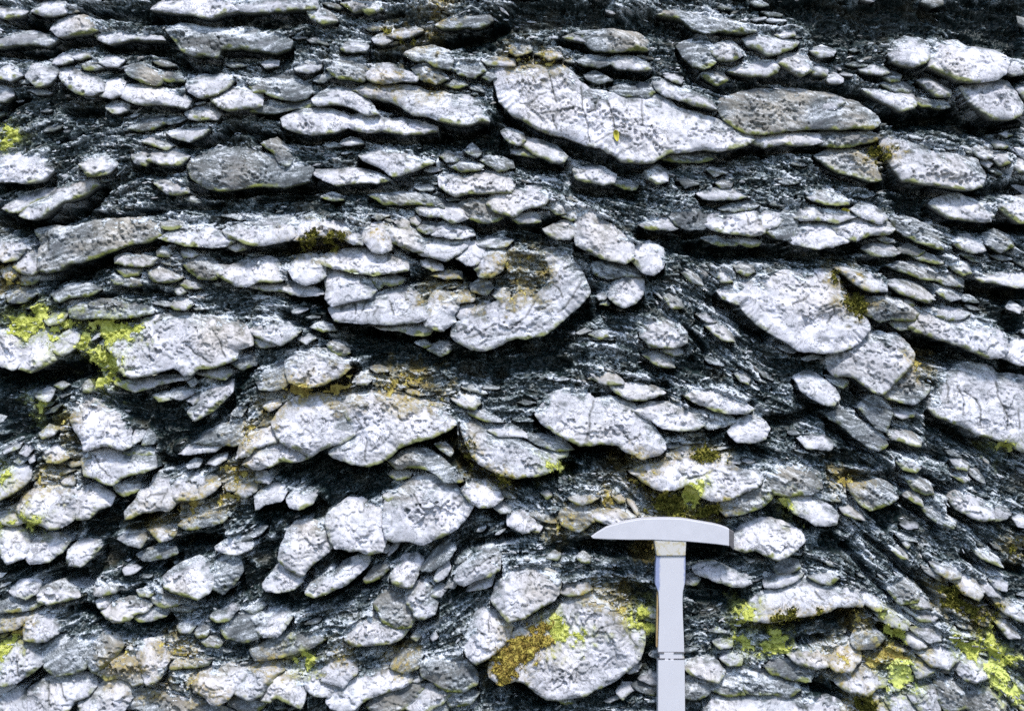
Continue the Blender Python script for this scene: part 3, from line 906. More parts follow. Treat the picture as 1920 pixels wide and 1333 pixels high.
LABELS = """small pale angular stone at top edge, left of the top edge slab
small pale angular stone at left edge, left of the top edge slab
medium pale oblong left-sloping stone left of the top edge slab
medium pale long thin stone at left edge, left of the top edge slab
small pale long thin stone left of the broad grey slab
pale slab cut by the top edge, left of its cracked neighbour
pale slab cut by the top edge, right of its cracked neighbour
broad grey slab near the top left, directly under the top edge slabs




small pale angular stone at left edge, above and left of the long grey slab
small pale rounded stone left of the broad grey slab
medium pale oblong right-sloping stone left of the broad grey slab
small pale angular stone left of the broad grey slab
medium pale long thin stone below and left of the broad grey slab
medium pale rounded stone below the broad grey slab, nearer
medium pale rounded stone below the broad grey slab, farther

small pale oblong stone above the big dark grey lens
small pale oblong stone above and left of the big dark grey lens

small pale angular stone above the long grey slab


small pale oblong stone left of the big dark grey lens
small grey oblong right-sloping stone left of the broad grey slab

small grey long thin left-sloping stone above and left of the big dark grey lens
small pale oblong stone at top edge, right of the right top edge slab
small pale angular stone right of the right top edge slab
small pale rounded stone above and left of the long upper slab



small pale oblong left-sloping stone right of the broad grey slab
small grey oblong right-sloping stone above the long upper slab, farther
medium grey rounded stone left of the long upper slab
medium pale oblong stone above the long upper slab
small grey oblong right-sloping stone above the long upper slab, nearer
medium grey oblong stone above and left of the blunt upper slab
small grey long thin stone above and left of the blunt upper slab
medium pale long thin stone left of the long upper slab
long pale slab sloping down to the right, left of the huge pale boulder
blunt white slab just below the long upper slab, upper left of centre
medium pale oblong stone right of the blunt upper slab
medium pale long thin stone below the long upper slab, nearer

medium pale oblong stone below the long upper slab
small grey oblong right-sloping stone above the big dark grey lens


small grey oblong stone below the long upper slab
small grey oblong stone below and right of the long upper slab
small grey angular stone left of the huge pale boulder



small grey long thin stone above and left of the huge pale boulder
huge pale cracked boulder with a yellow leaf caught in its crack, upper middle
medium pale long thin stone below the long tan boulder
small grey long thin stone below the huge pale boulder

medium grey oblong stone above the huge pale boulder
small pale oblong stone above the huge pale boulder
small grey oblong stone above the huge pale boulder
medium grey rounded stone above and left of the long tan boulder
small pale rounded stone above and left of the long tan boulder
small grey oblong stone above and left of the long tan boulder


medium pale long thin right-sloping stone above the huge pale boulder
medium grey long thin stone above and left of the long tan boulder



small grey oblong right-sloping stone above the huge pale boulder
small pale rounded stone left of the huge pale boulder
small pale oblong right-sloping stone below the huge pale boulder

long tan ochre-stained boulder right of the huge pale boulder with the leaf
medium pale oblong stone above the long tan boulder

small pale rounded stone above the long tan boulder
small pale oblong stone above the long tan boulder





round pale stone under the dark hollow, upper right
wide knobbly pale boulder under the dark hollow at the top right corner
small pale angular stone at right edge, right of the knobbly boulder
large round pale boulder near the top right corner, below the dark hollow

small pale oblong right-sloping stone below and left of the knobbly boulder
small pale oblong right-sloping stone right of the long tan boulder

small grey long thin stone below and left of the knobbly boulder


small pale angular stone above the long tan boulder


medium grey long thin stone below the long tan boulder
broad pale slab sloping right, well below the top right round boulder
medium grey oblong right-sloping stone below the long tan boulder






large pale rounded stone at left edge, above and left of the long grey slab
medium pale long thin left-sloping stone above the long grey slab
small pale long thin left-sloping stone above and left of the long grey slab
small pale oblong right-sloping stone left of the big dark grey lens
biggest dark grey lens of flaky rock, upper left
long grey slab rising to the right with a thick shadow below, left side

medium pale long thin stone right of the long grey slab

small pale rounded stone at left edge, left of the long grey slab
small pale rounded stone left of the long grey slab


small pale long thin stone below the long grey slab


small pale oblong stone below and right of the long grey slab





small grey rounded stone above the white mossy-ended boulder
medium grey long thin stone above and left of the white mossy-ended boulder

small pale angular stone left of the white mossy-ended boulder
small grey long thin stone below the long grey slab
small grey oblong stone below and left of the long grey slab
large pale oblong stone left of the hump with olive moss
large pale oblong stone above and right of the white mossy-ended boulder
medium pale rounded stone below the hump with olive moss
small pale long thin stone left of the veined white slab
medium pale long thin stone right of the big dark grey lens
medium pale long thin stone below the long upper slab, farther
small pale oblong stone above and right of the veined white slab

small pale oblong right-sloping stone above and right of the veined white slab


medium pale rounded stone right of the hump with olive moss, farther
medium pale oblong stone above and right of the veined white slab
pale humped stone with a mat of olive moss along its lower edge
medium pale rounded stone right of the hump with olive moss, nearer
small pale rounded stone above and left of the crescent boulder
medium pale rounded stone above the crescent boulder
large pale long thin stone below and right of the hump with olive moss


large pale rounded stone above and left of the veined white slab


white slab with fine upright veins, left of the crescent-shaped boulder
small pale long thin stone below the veined white slab
medium pale rounded stone right of the veined white slab
small pale rounded stone left of the crescent boulder




medium pale rounded stone right of the white mossy-ended boulder






medium grey long thin stone right of the hump with olive moss
medium grey rounded stone above the crescent boulder

small pale oblong stone above the crescent boulder
large pale oblong stone above the crescent boulder
curved crescent-shaped pale boulder in the centre, horn pointing up to the right
small pale oblong stone below the huge pale boulder
small pale angular stone below the huge pale boulder



small tan rounded stone left of the tan stone

tan stone with pointed top, above the right horn of the crescent boulder
medium pale rounded stone right of the tan stone
small grey oblong stone below the tan stone
round pale stone just right of the crescent boulder's horn


pale oval stone alone in dark shale, left of the shield-shaped boulder






small pale oblong stone right of the tan stone
small grey rounded stone right of the tan stone
medium pale oblong stone above and left of the shield-shaped boulder
small pale rounded stone above the shield-shaped boulder, nearer


small pale long thin stone below and right of the huge pale boulder




big pale shield-shaped boulder pointing down, right of centre
small pale oblong stone above the shield-shaped boulder, farther
small pale rounded stone above the shield-shaped boulder, farther
small pale oblong stone above the shield-shaped boulder, nearer
small pale oblong right-sloping stone below and left of the broad pale slab
medium pale oblong stone above the shield-shaped boulder
medium pale oblong stone above and right of the shield-shaped boulder

small grey rounded stone above the shield-shaped boulder
medium grey oblong right-sloping stone below the broad pale slab
small pale oblong stone above and right of the shield-shaped boulder


medium pale oblong stone below the broad pale slab
small pale rounded stone at right edge, below and right of the broad pale slab

small pale oblong right-sloping stone right of the shield-shaped boulder
small pale oblong right-sloping stone above and left of the humped boulder


small grey oblong stone above the humped boulder
small grey oblong stone above and left of the humped boulder
small pale oblong stone at right edge, above and right of the humped boulder
small pale rounded stone below and right of the broad pale slab
small grey angular stone below and right of the broad pale slab

medium grey oblong stone left of the humped boulder

long humped pale boulder sloping down to the right, above the ribbed boulder
small pale oblong stone above the humped boulder

broad white boulder with lime green moss hanging over its left end
medium pale oblong stone at left edge, above and left of the tall cracked boulder
medium pale rounded stone above and left of the tall cracked boulder
small pale long thin stone below the white mossy-ended boulder
small pale oblong stone below the white mossy-ended boulder



medium pale oblong left-sloping stone below the white mossy-ended boulder




tall pale boulder with a stepped crack at its foot, near the left edge
white boulder directly beneath the tall cracked boulder, near the left edge



small pale oblong left-sloping stone below the white boulder under the tall one





small pale rounded stone left of the white boulder under the tall one
medium pale rounded stone at left edge, above and left of the lime-based boulder
speckled pale boulder with lime moss at its base, near the left edge
medium pale rounded stone right of the lime-based boulder
small pale oblong stone at left edge, left of the lime-based boulder

medium pale oblong left-sloping stone below and right of the white boulder under the tall one
medium pale rounded stone right of the white boulder under the tall one

small pale angular stone below and left of the left twin boulder


medium grey rounded stone left of the left twin boulder
small pale long thin stone right of the white boulder under the tall one
small grey oblong stone above the grooved oval stone


smooth pale oval stone with a green lower edge, above the twin boulders
small grey rounded stone left of the smooth oval

left of the two white boulders leaning together under rusty moss, left of centre
right and larger of the two white boulders leaning together, left of centre
medium pale oblong left-sloping stone left of the left twin boulder
medium pale oblong stone below and left of the left twin boulder
small pale rounded stone right of the grey-white dome


medium grey long thin right-sloping stone above the grey-white dome

small pale oblong stone above and left of the white block
small pale rounded stone above the white block

small pale oblong stone above and left of the pale lens boulder



pale lens-shaped boulder with a lime tip, between the right twin and split boulders
small pale long thin right-sloping stone above the pale lens boulder
white boulder split by a vertical crack, above and left of the hammer head
small pale long thin stone above the split white boulder
small tan long thin stone above the split white boulder
medium pale long thin stone above the ragged boulder
medium pale oblong right-sloping stone right of the split white boulder
small grey oblong stone above the ragged boulder
medium pale rounded stone above and right of the ragged boulder
ragged pale boulder just above the hammer head, bright moss along its lower edge
small grey long thin right-sloping stone left of the split white boulder



small pale oblong stone left of the ragged boulder
small grey angular stone below and right of the pale lens boulder
small pale angular stone below the pale lens boulder


medium grey oblong left-sloping stone right of the ragged boulder

small pale oblong stone below the pale oval
smooth pale egg-shaped boulder just below the big shield-shaped boulder

medium pale oblong right-sloping stone below and left of the egg-shaped boulder
medium grey rounded stone below and right of the egg-shaped boulder
big pale boulder ribbed with upright cracks, cut by the right edge
small pale angular stone at right edge, right of the humped boulder

medium grey rounded stone below the egg-shaped boulder
medium grey long thin right-sloping stone below the egg-shaped boulder
small pale long thin stone below and left of the ribbed boulder
small pale rounded stone above the pale oval by the hammer



medium grey rounded stone right of the pale oval by the hammer
small grey oblong right-sloping stone below and left of the ribbed boulder

medium pale oblong right-sloping stone below the ribbed boulder
small pale angular stone below the ribbed boulder
small grey long thin right-sloping stone below the ribbed boulder
smooth pale oval stone sloping right with lime tufts, above the hammer's right end

large grey oblong stone above and left of the pale oval by the hammer


medium pale rounded stone at left edge, below and left of the lime-based boulder
medium pale oblong left-sloping stone below the lime-based boulder
small pale rounded stone below and right of the lime-based boulder
small pale angular stone above and left of the grooved oval stone, farther
small pale angular stone above and left of the grooved oval stone, nearer
small grey oblong stone above and left of the grooved oval stone
small pale oblong stone above and right of the grooved oval stone
grey-white oval stone with slanting grooves, alone in dark shale at lower left
medium grey rounded stone right of the grooved oval stone

small pale rounded stone below the lime-based boulder
small pale oblong left-sloping stone below the lime-based boulder


medium pale oblong left-sloping stone below and left of the grooved oval stone
small pale oblong stone below and left of the grooved oval stone, nearer

small pale oblong stone below and left of the grooved oval stone, farther
small pale oblong left-sloping stone below and right of the grooved oval stone



small pale rounded stone at left edge, below the lime-based boulder
medium pale rounded stone below the lime-based boulder
large pale rounded stone at left edge, below the lime-based boulder
large grey rounded stone below and left of the grooved oval stone
medium pale angular stone at left edge, left of the leaf-shaped stone
large pale oblong stone at bottom edge, left of the leaf-shaped stone
large pale rounded stone at bottom edge, left of the leaf-shaped stone
medium grey oblong stone left of the leaf-shaped stone
medium grey rounded stone below and left of the grooved oval stone
medium pale rounded stone left of the leaf-shaped stone

small grey oblong left-sloping stone above and left of the leaf-shaped stone
leaf-shaped pale stone edged with ochre moss, near the bottom left
medium grey long thin stone at bottom edge, below and left of the leaf-shaped stone
small grey angular stone at bottom edge, below and right of the leaf-shaped stone
small grey oblong stone at left edge, below the lime-based boulder
medium grey rounded stone above and right of the leaf-shaped stone
white blocky boulder sticking out at lower left, leftmost of the dome's row
pale lumpy boulder wedged against the left side of the grey-white dome
large grey-white domed boulder at lower middle, below the twin boulders
medium pale long thin left-sloping stone below and right of the white block
medium pale rounded stone below and left of the white block


medium pale rounded stone below the grey-white dome



medium pale oblong left-sloping stone above and left of the pale boulder above the mossy one
medium pale rounded stone above and left of the upright white stone

small grey oblong left-sloping stone below the grey-white dome
smooth upright white stone touching the left of the mossy round boulder
medium pale oblong stone above the bright bottom slab
medium grey rounded stone above the bright bottom slab
small pale rounded stone above and right of the leaf-shaped stone
small grey angular stone above and right of the bright bottom slab
large grey oblong right-sloping stone below and left of the upright white stone


medium pale rounded stone above the bright bottom slab
small pale rounded stone left of the bright bottom slab
bright white slab rising to the right along the bottom edge, left of centre
medium grey oblong stone at bottom edge, right of the bright bottom slab
medium pale oblong stone at bottom edge, right of the bright bottom slab

medium pale oblong left-sloping stone right of the leaf-shaped stone
medium pale rounded stone right of the leaf-shaped stone
medium grey long thin stone above and right of the leaf-shaped stone
small grey angular stone left of the mossy round boulder
pale speckled boulder above and left of the mossy round boulder
big rounded pale boulder capped with brown and lime moss, left of hammer handle
small pale oblong stone above the mossy round boulder


small pale long thin right-sloping stone below and left of the stone at the hammer's right

pale boulder touching the right end of the hammer head


small tan oblong right-sloping stone left of the white bottom boulder
small grey rounded stone left of the white bottom boulder
small grey angular stone above the white bottom boulder, farther
small grey angular stone above the white bottom boulder, nearer






long pale slab rising to the right, right of the hammer handle
white boulder cut by the bottom edge, right of the hammer handle
small grey oblong stone below the stone at the hammer's right
small pale long thin left-sloping stone above the long slab beside the hammer
small pale oblong stone above the long slab beside the hammer
small pale oblong right-sloping stone right of the long slab beside the hammer, nearest

small pale oblong right-sloping stone right of the long slab beside the hammer, farthest
small pale angular stone right of the long slab beside the hammer, farther


small pale oblong stone at right edge, right of the long slab beside the hammer

small grey angular stone right of the long slab beside the hammer


small pale oblong right-sloping stone right of the long slab beside the hammer, second nearest


small pale oblong stone right of the long slab beside the hammer

small pale oblong stone above the white bottom boulder
medium pale rounded stone above and right of the white bottom boulder
medium grey oblong right-sloping stone above the white bottom boulder
small grey oblong right-sloping stone above the white bottom boulder
small pale rounded stone right of the white bottom boulder

small pale angular stone right of the white bottom boulder
small pale angular stone right of the long slab beside the hammer, nearer
small pale rounded stone right of the long slab beside the hammer
medium pale rounded stone at bottom edge, right of the white bottom boulder
small pale angular stone at bottom edge, right of the white bottom boulder


small grey angular stone below and right of the long slab beside the hammer
medium grey angular stone at bottom edge, right of the white bottom boulder, nearer
medium grey angular stone at bottom edge, right of the white bottom boulder, farther""".split("\n")
STUFF_STONES = set([8, 9, 10, 11, 19, 22, 24, 25, 28, 33, 34, 35, 48, 51, 52, 56, 57, 58, 63, 70, 71, 74, 75, 76, 80, 83, 86, 87, 88, 89, 90, 95, 98, 100, 101, 103, 104, 108, 109, 110, 111, 112, 113, 120, 122, 125, 126, 128, 129, 131, 132, 133, 134, 135, 138, 149, 151, 152, 160, 161, 163, 164, 169, 170, 171, 172, 174, 175, 176, 177, 178, 179, 182, 188, 189, 190, 192, 197, 198, 200, 201, 202, 203, 204, 205, 210, 211, 213, 214, 215, 216, 224, 228, 229, 232, 235, 236, 242, 244, 247, 253, 254, 255, 257, 258, 259, 260, 263, 264, 265, 267, 268, 269, 270, 271, 277, 280, 282, 283, 287, 288, 291, 297, 298, 300, 303, 305, 306, 307, 319, 320, 321, 325, 326, 328, 331, 336, 341, 342, 343, 346, 351, 353, 354, 364, 367, 368, 371, 374, 375, 376, 387, 399, 400, 402, 403, 404, 407, 415, 416, 422, 430, 431, 433, 435, 436, 441, 442, 443, 444, 445, 446, 453, 456, 457, 459, 461, 462, 464, 465, 467, 473, 479, 480])
MLABELS = """medium lime green moss cushion above and left of the long grey slab
small ochre brown moss tufts above the long upper slab, nearer
small ochre brown moss tufts above the long upper slab, farther
small ochre brown moss tufts above and left of the huge pale boulder, farther
medium dark olive moss tufts above the long upper slab
small yellow leaf stuck upright in a crack of the huge pale boulder
small ochre brown moss tufts above the huge pale boulder
small ochre brown moss tufts above and left of the huge pale boulder, nearer
medium dark olive moss tufts left of the broad pale slab
large lime green moss cushion below and left of the long grey slab
large lime green moss cushion left of the white mossy-ended boulder, nearer
medium lime green moss cushion left of the white mossy-ended boulder, farther
medium lime green moss cushion left of the white mossy-ended boulder, nearer
medium ochre brown moss tufts left of the long grey slab
medium dark olive moss tufts below the hump with olive moss
medium ochre brown moss tufts right of the veined white slab
small ochre brown moss tufts left of the crescent boulder
small ochre brown moss tufts above the crescent boulder
small ochre brown moss tufts right of the hump with olive moss
medium ochre brown moss tufts above the crescent boulder, farther
medium ochre brown moss tufts above the crescent boulder, nearer
large dark olive moss tufts above the shield-shaped boulder
tiny yellow leaf lying on pale stones, above the shield-shaped boulder
large lime green moss cushion left of the white mossy-ended boulder, farther
small lime green moss cushion left of the tall cracked boulder
medium ochre brown moss tufts left of the tall cracked boulder
small lime green moss cushion above and left of the lime-based boulder
medium lime green moss cushion below the lime-based boulder, nearer
large ochre brown moss tufts above the lime-based boulder
small ochre brown moss tufts left of the lime-based boulder
large ochre brown moss tufts above the grooved oval stone
large ochre brown moss tufts below and left of the left twin boulder
medium ochre brown moss tufts left of the left twin boulder
large ochre brown moss tufts left of the left twin boulder
medium ochre brown moss tufts above the left twin boulder
large ochre brown moss tufts above the right twin boulder
small ochre brown moss tufts above and right of the right twin boulder
medium dark olive moss tufts below the pale lens boulder
medium ochre brown moss tufts left of the ragged boulder
medium lime green moss cushion below the ragged boulder
large dark olive moss tufts below the ragged boulder
small ochre brown moss tufts left of the ragged boulder, farther
small ochre brown moss tufts below and right of the pale lens boulder
small ochre brown moss tufts above the pale boulder above the mossy one
small lime green moss cushion on the pale lens boulder
small ochre brown moss tufts left of the ragged boulder, nearer
medium dark olive moss tufts above the ragged boulder
small lime green moss cushion left of the pale oval by the hammer
small ochre brown moss tufts above and right of the pale oval by the hammer
small lime green moss cushion below the pale oval by the hammer
small lime green moss cushion below the ribbed boulder
small ochre brown moss tufts right of the egg-shaped boulder
medium lime green moss cushion below the lime-based boulder, farther
medium ochre brown moss tufts above and left of the leaf-shaped stone
small ochre brown moss tufts left of the leaf-shaped stone
medium ochre brown moss tufts on the leaf-shaped stone
medium ochre brown moss tufts left of the leaf-shaped stone
small ochre brown moss tufts below the lime-based boulder
medium lime green moss cushion above and left of the bright bottom slab
medium ochre brown moss tufts above the bright bottom slab
medium ochre brown moss tufts right of the leaf-shaped stone
small ochre brown moss tufts above and right of the bright bottom slab
medium ochre brown moss tufts above the mossy round boulder
small lime green moss cushion right of the mossy round boulder
medium lime green moss cushion right of the mossy round boulder
large lime green moss cushion on the mossy round boulder
large thick rusty brown moss mat on the mossy round boulder
medium lime green moss cushion on the long slab beside the hammer
medium lime green moss cushion below and left of the long slab beside the hammer
small ochre brown moss tufts below the ragged boulder
large flat pale green lichen crust right of the white bottom boulder, nearer
large ochre brown moss tufts below and right of the long slab beside the hammer
large dark olive moss tufts right of the long slab beside the hammer
large lime green moss cushion right of the long slab beside the hammer
large flat pale green lichen crust right of the white bottom boulder, farther
medium lime green moss cushion right of the long slab beside the hammer
medium ochre brown moss tufts right of the long slab beside the hammer
medium lime green moss cushion below the long slab beside the hammer
medium ochre brown moss tufts above and right of the white bottom boulder
small dark olive moss tufts right of the white bottom boulder
small dark olive moss tufts below the ribbed boulder
medium dark olive moss tufts below the long slab beside the hammer""".split("\n")

stones, cracks, crev, dark, moss = [], [], [], [], []
ox = oy = 0
for line in DATA.strip().split("\n"):
    w = line.split()
    if w[0] == 'T':
        ox, oy = float(w[1]), float(w[2])
        continue
    pts = np.array([[float(a) for a in p.split(",")] for p in w if "," in p]) * 2.5 + (ox, oy)
    if w[0] in ('S', 'S!'): stones.append((w[0] == 'S!', pts))
    elif w[0] == 'K': cracks.append(pts)
    elif w[0] == 'C': crev.append((float(w[1]) * 2.5, pts))
    elif w[0] == 'D': dark.append(pts)
    elif w[0] == 'M': moss.append((w[1], pts))

# ------------------------------------------------------------------ raster helpers
G = 2.0
PX0, PX1, PY0, PY1 = -260.0, 2180.0, -210.0, GROUND_PY + 22.0
NX = int((PX1 - PX0) / G) + 1
NY = int((PY1 - PY0) / G) + 1
gx = PX0 + np.arange(NX) * G
gy = PY0 + np.arange(NY) * G
GX, GY = np.meshgrid(gx, gy)

def smooth_noise(cell, seed, ny=NY, nx=NX, ay=1.0):
    r = np.random.default_rng(seed)
    cy, cx = cell * ay / G, cell / G
    n = r.standard_normal((int(ny / cy) + 4, int(nx / cx) + 4))
    y = np.arange(ny) / cy; x = np.arange(nx) / cx
    yi = y.astype(int); xi = x.astype(int)
    fy = y - yi; fx = x - xi
    fy = (fy * fy * (3 - 2 * fy))[:, None]; fx = (fx * fx * (3 - 2 * fx))[None]
    a = n[np.ix_(yi, xi)]; b = n[np.ix_(yi, xi + 1)]; c = n[np.ix_(yi + 1, xi)]; d = n[np.ix_(yi + 1, xi + 1)]
    return (a * (1 - fx) + b * fx) * (1 - fy) + (c * (1 - fx) + d * fx) * fy

def smooth_poly(p, step=4.0, jit=1.3, seed=0, closed=True, grow=0.0):
    n = len(p); out = []
    if grow:
        e = np.roll(p, -1, axis=0) - np.roll(p, 1, axis=0); e /= np.linalg.norm(e, axis=1)[:, None] + 1e-6
        sg = np.sign((p[:, 0] * np.roll(p[:, 1], -1) - p[:, 1] * np.roll(p[:, 0], -1)).sum())
        p = p + grow * sg * np.stack([e[:, 1], -e[:, 0]], -1)
    rr = np.random.default_rng(seed)
    for i in range(n if closed else n - 1):
        p0, p1, p2, p3 = (p[(i - 1) % n], p[i], p[(i + 1) % n], p[(i + 2) % n]) if closed else \
                         (p[max(i - 1, 0)], p[i], p[i + 1], p[min(i + 2, n - 1)])
        k = max(1, int(np.hypot(*(p2 - p1)) / step))
        t = (np.arange(k) / k)[:, None]
        q = 0.5 * (2 * p1 + (p2 - p0) * t + (2 * p0 - 5 * p1 + 4 * p2 - p3) * t * t + (3 * p1 - p0 - 3 * p2 + p3) * t ** 3)
        lin = p1 + (p2 - p1) * t
        out.append(0.3 * q + 0.7 * lin)
    q = np.concatenate(out + ([] if closed else [p[-1:]]))
    j = rr.standard_normal(q.shape) * jit
    j2 = np.repeat(rr.standard_normal((len(q) // 4 + 2, 2)), 4, axis=0)[:len(q)] * jit
    j2 = (np.roll(j2, 1, 0) + j2 + np.roll(j2, -1, 0) + np.roll(j2, 2, 0)) / 4
    return q + 0.4 * j + 1.0 * j2

def bbox_idx(p, pad):
    x0 = max(int((p[:, 0].min() - pad - PX0) / G), 0); x1 = min(int((p[:, 0].max() + pad - PX0) / G) + 2, NX)
    y0 = max(int((p[:, 1].min() - pad - PY0) / G), 0); y1 = min(int((p[:, 1].max() + pad - PY0) / G) + 2, NY)
    return y0, y1, x0, x1

def inside(p, x, y):
    res = np.zeros(x.shape, bool)
    a = p; b = np.roll(p, -1, axis=0)
    for (xa, ya), (xb, yb) in zip(a, b):
        if ya == yb: continue
        c = ((ya > y) != (yb > y)) & (x < (xb - xa) * (y - ya) / (yb - ya) + xa)
        res ^= c
    return res

def seg_dist(p, x, y, closed=True, nearest=False):
    best = np.full(x.shape, 1e9)
    if nearest: bx = x.copy(); by = y.copy()
    b = np.roll(p, -1, axis=0) if closed else p[1:]
    for (xa, ya), (xb, yb) in zip(p, b):
        dx, dy = xb - xa, yb - ya
        L = dx * dx + dy * dy + 1e-9
        t = np.clip(((x - xa) * dx + (y - ya) * dy) / L, 0, 1)
        qx = xa + t * dx; qy = ya + t * dy
        d = (x - qx) ** 2 + (y - qy) ** 2
        if nearest:
            m = d < best
            bx = np.where(m, qx, bx); by = np.where(m, qy, by)
        best = np.minimum(best, d)
    return (np.sqrt(best), bx, by) if nearest else np.sqrt(best)

N60, N26, N12, N5 = (smooth_noise(c, s) for c, s in ((60, 1), (26, 2), (11, 3), (5, 4)))
FBM = 0.55 * N60 + 0.3 * N26 + 0.17 * N12 + 0.1 * N5

crack_d = np.full((NY, NX), 99.0)
for k, p in enumerate(cracks):
    q = smooth_poly(p, 4, 1.2, 900 + k, closed=False)
    y0, y1, x0, x1 = bbox_idx(q, 12)
    sl = (slice(y0, y1), slice(x0, x1))
    crack_d[sl] = np.minimum(crack_d[sl], seg_dist(q, GX[sl], GY[sl], False))
# fine joints in the stones: thin bands where two noise fields cross zero
JA = smooth_noise(46, 31, ay=1.5) + 0.35 * smooth_noise(15, 32)
jd = np.abs(JA) / (np.hypot(*np.gradient(JA)) / G + 0.006)
joint = np.exp(-(jd / 1.7) ** 2) * (smooth_noise(70, 33) > 0.15)

# ------------------------------------------------------------------ foliation of the shale
Cg = 24.0
cgx = np.arange(PX0, PX1 + Cg, Cg); cgy = np.arange(PY0, PY1 + Cg, Cg)
CX, CY = np.meshgrid(cgx, cgy)
A = np.zeros(CX.shape); B = np.zeros(CX.shape)
def add_dir(x, y, ang, wgt, sig):
    global A, B
    k = wgt * np.exp(-((CX - x) ** 2 + (CY - y) ** 2) / (2 * sig * sig))
    A += k * np.cos(2 * ang); B += k * np.sin(2 * ang)
A += 0.02
for grey, p in stones:
    c = p.mean(0); cc = np.cov((p - c).T)
    ev, evec = np.linalg.eigh(cc)
    el = math.sqrt(max(ev[1], 1e-3) / max(ev[0], 1e-3))
    if el > 1.35:
        add_dir(c[0], c[1], math.atan2(evec[1, 1], evec[0, 1]), min(el - 1, 2) * math.sqrt(ev[1]) / 30, 55 + math.sqrt(ev[1]))
for x, y, a in ((1380,640,50),(1450,760,35),(1560,880,35),(1700,900,35),(1800,960,42),(1600,1020,58),(1660,1110,45),
                (1000,1150,-30),(850,1080,-35),(760,1060,-38),(600,880,-45),(680,930,-48),(1250,560,45),(1150,450,45),
                (1340,700,30),(1000,860,12),(1840,890,35),(1900,1000,38)):
    add_dir(x, y, math.radians(a), 6, 60)
TH = 0.5 * np.arctan2(B, A)
def up(a):
    yi = np.clip((gy - PY0) / Cg, 0, len(cgy) - 1.001); xi = np.clip((gx - PX0) / Cg, 0, len(cgx) - 1.001)
    y_, x_ = yi.astype(int), xi.astype(int); fy = (yi - y_)[:, None]; fx = (xi - x_)[None]
    return (a[np.ix_(y_, x_)] * (1 - fx) + a[np.ix_(y_, x_ + 1)] * fx) * (1 - fy) + (a[np.ix_(y_ + 1, x_)] * (1 - fx) + a[np.ix_(y_ + 1, x_ + 1)] * fx) * fy
c2, s2 = up(np.cos(2 * TH)), up(np.sin(2 * TH))
THETA = 0.5 * np.arctan2(s2, c2) + 0.22 * N60 + 0.12 * N26
DX, DY = np.cos(THETA), np.sin(THETA)


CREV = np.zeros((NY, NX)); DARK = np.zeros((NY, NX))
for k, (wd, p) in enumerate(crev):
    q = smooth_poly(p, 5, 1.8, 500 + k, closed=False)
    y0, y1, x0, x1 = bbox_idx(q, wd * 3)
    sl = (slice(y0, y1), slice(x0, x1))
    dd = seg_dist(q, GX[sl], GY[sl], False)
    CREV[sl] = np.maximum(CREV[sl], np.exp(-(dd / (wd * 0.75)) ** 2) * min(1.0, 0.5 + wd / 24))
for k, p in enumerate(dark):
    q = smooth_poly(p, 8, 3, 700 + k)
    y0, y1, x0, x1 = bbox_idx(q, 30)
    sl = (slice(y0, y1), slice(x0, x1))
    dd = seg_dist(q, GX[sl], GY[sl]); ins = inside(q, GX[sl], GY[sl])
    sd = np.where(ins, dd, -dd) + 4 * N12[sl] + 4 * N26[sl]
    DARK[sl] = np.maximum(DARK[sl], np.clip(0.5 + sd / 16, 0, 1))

def scales(c, ratio, seed):
    # leaf-shaped scales laid along the foliation: random level, lower edge standing out
    r = np.random.default_rng(seed)
    nby, nbx = int(NY * G / c) + 8, int(NX * G / c) + 8
    SX = (np.arange(nbx)[None] - 3 + r.uniform(0, 1, (nby, nbx))) * c; SY = (np.arange(nby)[:, None] - 3 + r.uniform(0, 1, (nby, nbx))) * c
    lev = r.standard_normal((nby, nbx)); bri = r.standard_normal((nby, nbx)); jit = r.normal(0, 0.25, (nby, nbx)); tl = r.normal(0, 1, (nby, nbx))
    x = (np.arange(NX) * G)[None] + 0.35 * c * N12; y = (np.arange(NY) * G)[:, None] + 0.3 * c * N12.T[:1].mean() + 0.25 * c * N5
    bi = np.clip((y / c).astype(int) + 3, 2, nby - 3); bj = np.clip((x / c).astype(int) + 3, 2, nbx - 3)
    d1 = np.full((NY, NX), 1e9); d2 = d1.copy(); ci = np.zeros((NY, NX), int); V = np.zeros((NY, NX)); U = np.zeros((NY, NX))
    for di in range(-2, 3):
        for dj in range(-2, 3):
            ii, jj = bi + di, bj + dj
            dx = x - SX[ii, jj]; dy = y - SY[ii, jj]; j_ = jit[ii, jj]
            u = (dx * DX + dy * DY) + j_ * (-dx * DY + dy * DX); v = (-dx * DY + dy * DX) - j_ * (dx * DX + dy * DY)
            d = np.sqrt((u / ratio) ** 2 + (v * ratio ** 0.5) ** 2)
            nw = d < d1
            d2 = np.where(nw, d1, np.minimum(d2, d)); d1 = np.where(nw, d, d1)
            ci = np.where(nw, ii * nbx + jj, ci); V = np.where(nw, v, V); U = np.where(nw, u, U)
    e = np.clip((d2 - d1) / (0.22 * c), 0, 1)
    return lev.ravel()[ci], bri.ravel()[ci], V * np.sign(DX + 1e-9), U * tl.ravel()[ci], e
S3l, S3b, S3v, S3u, S3e = scales(46.0, 1.25, 43)       # fracture faces in the stones

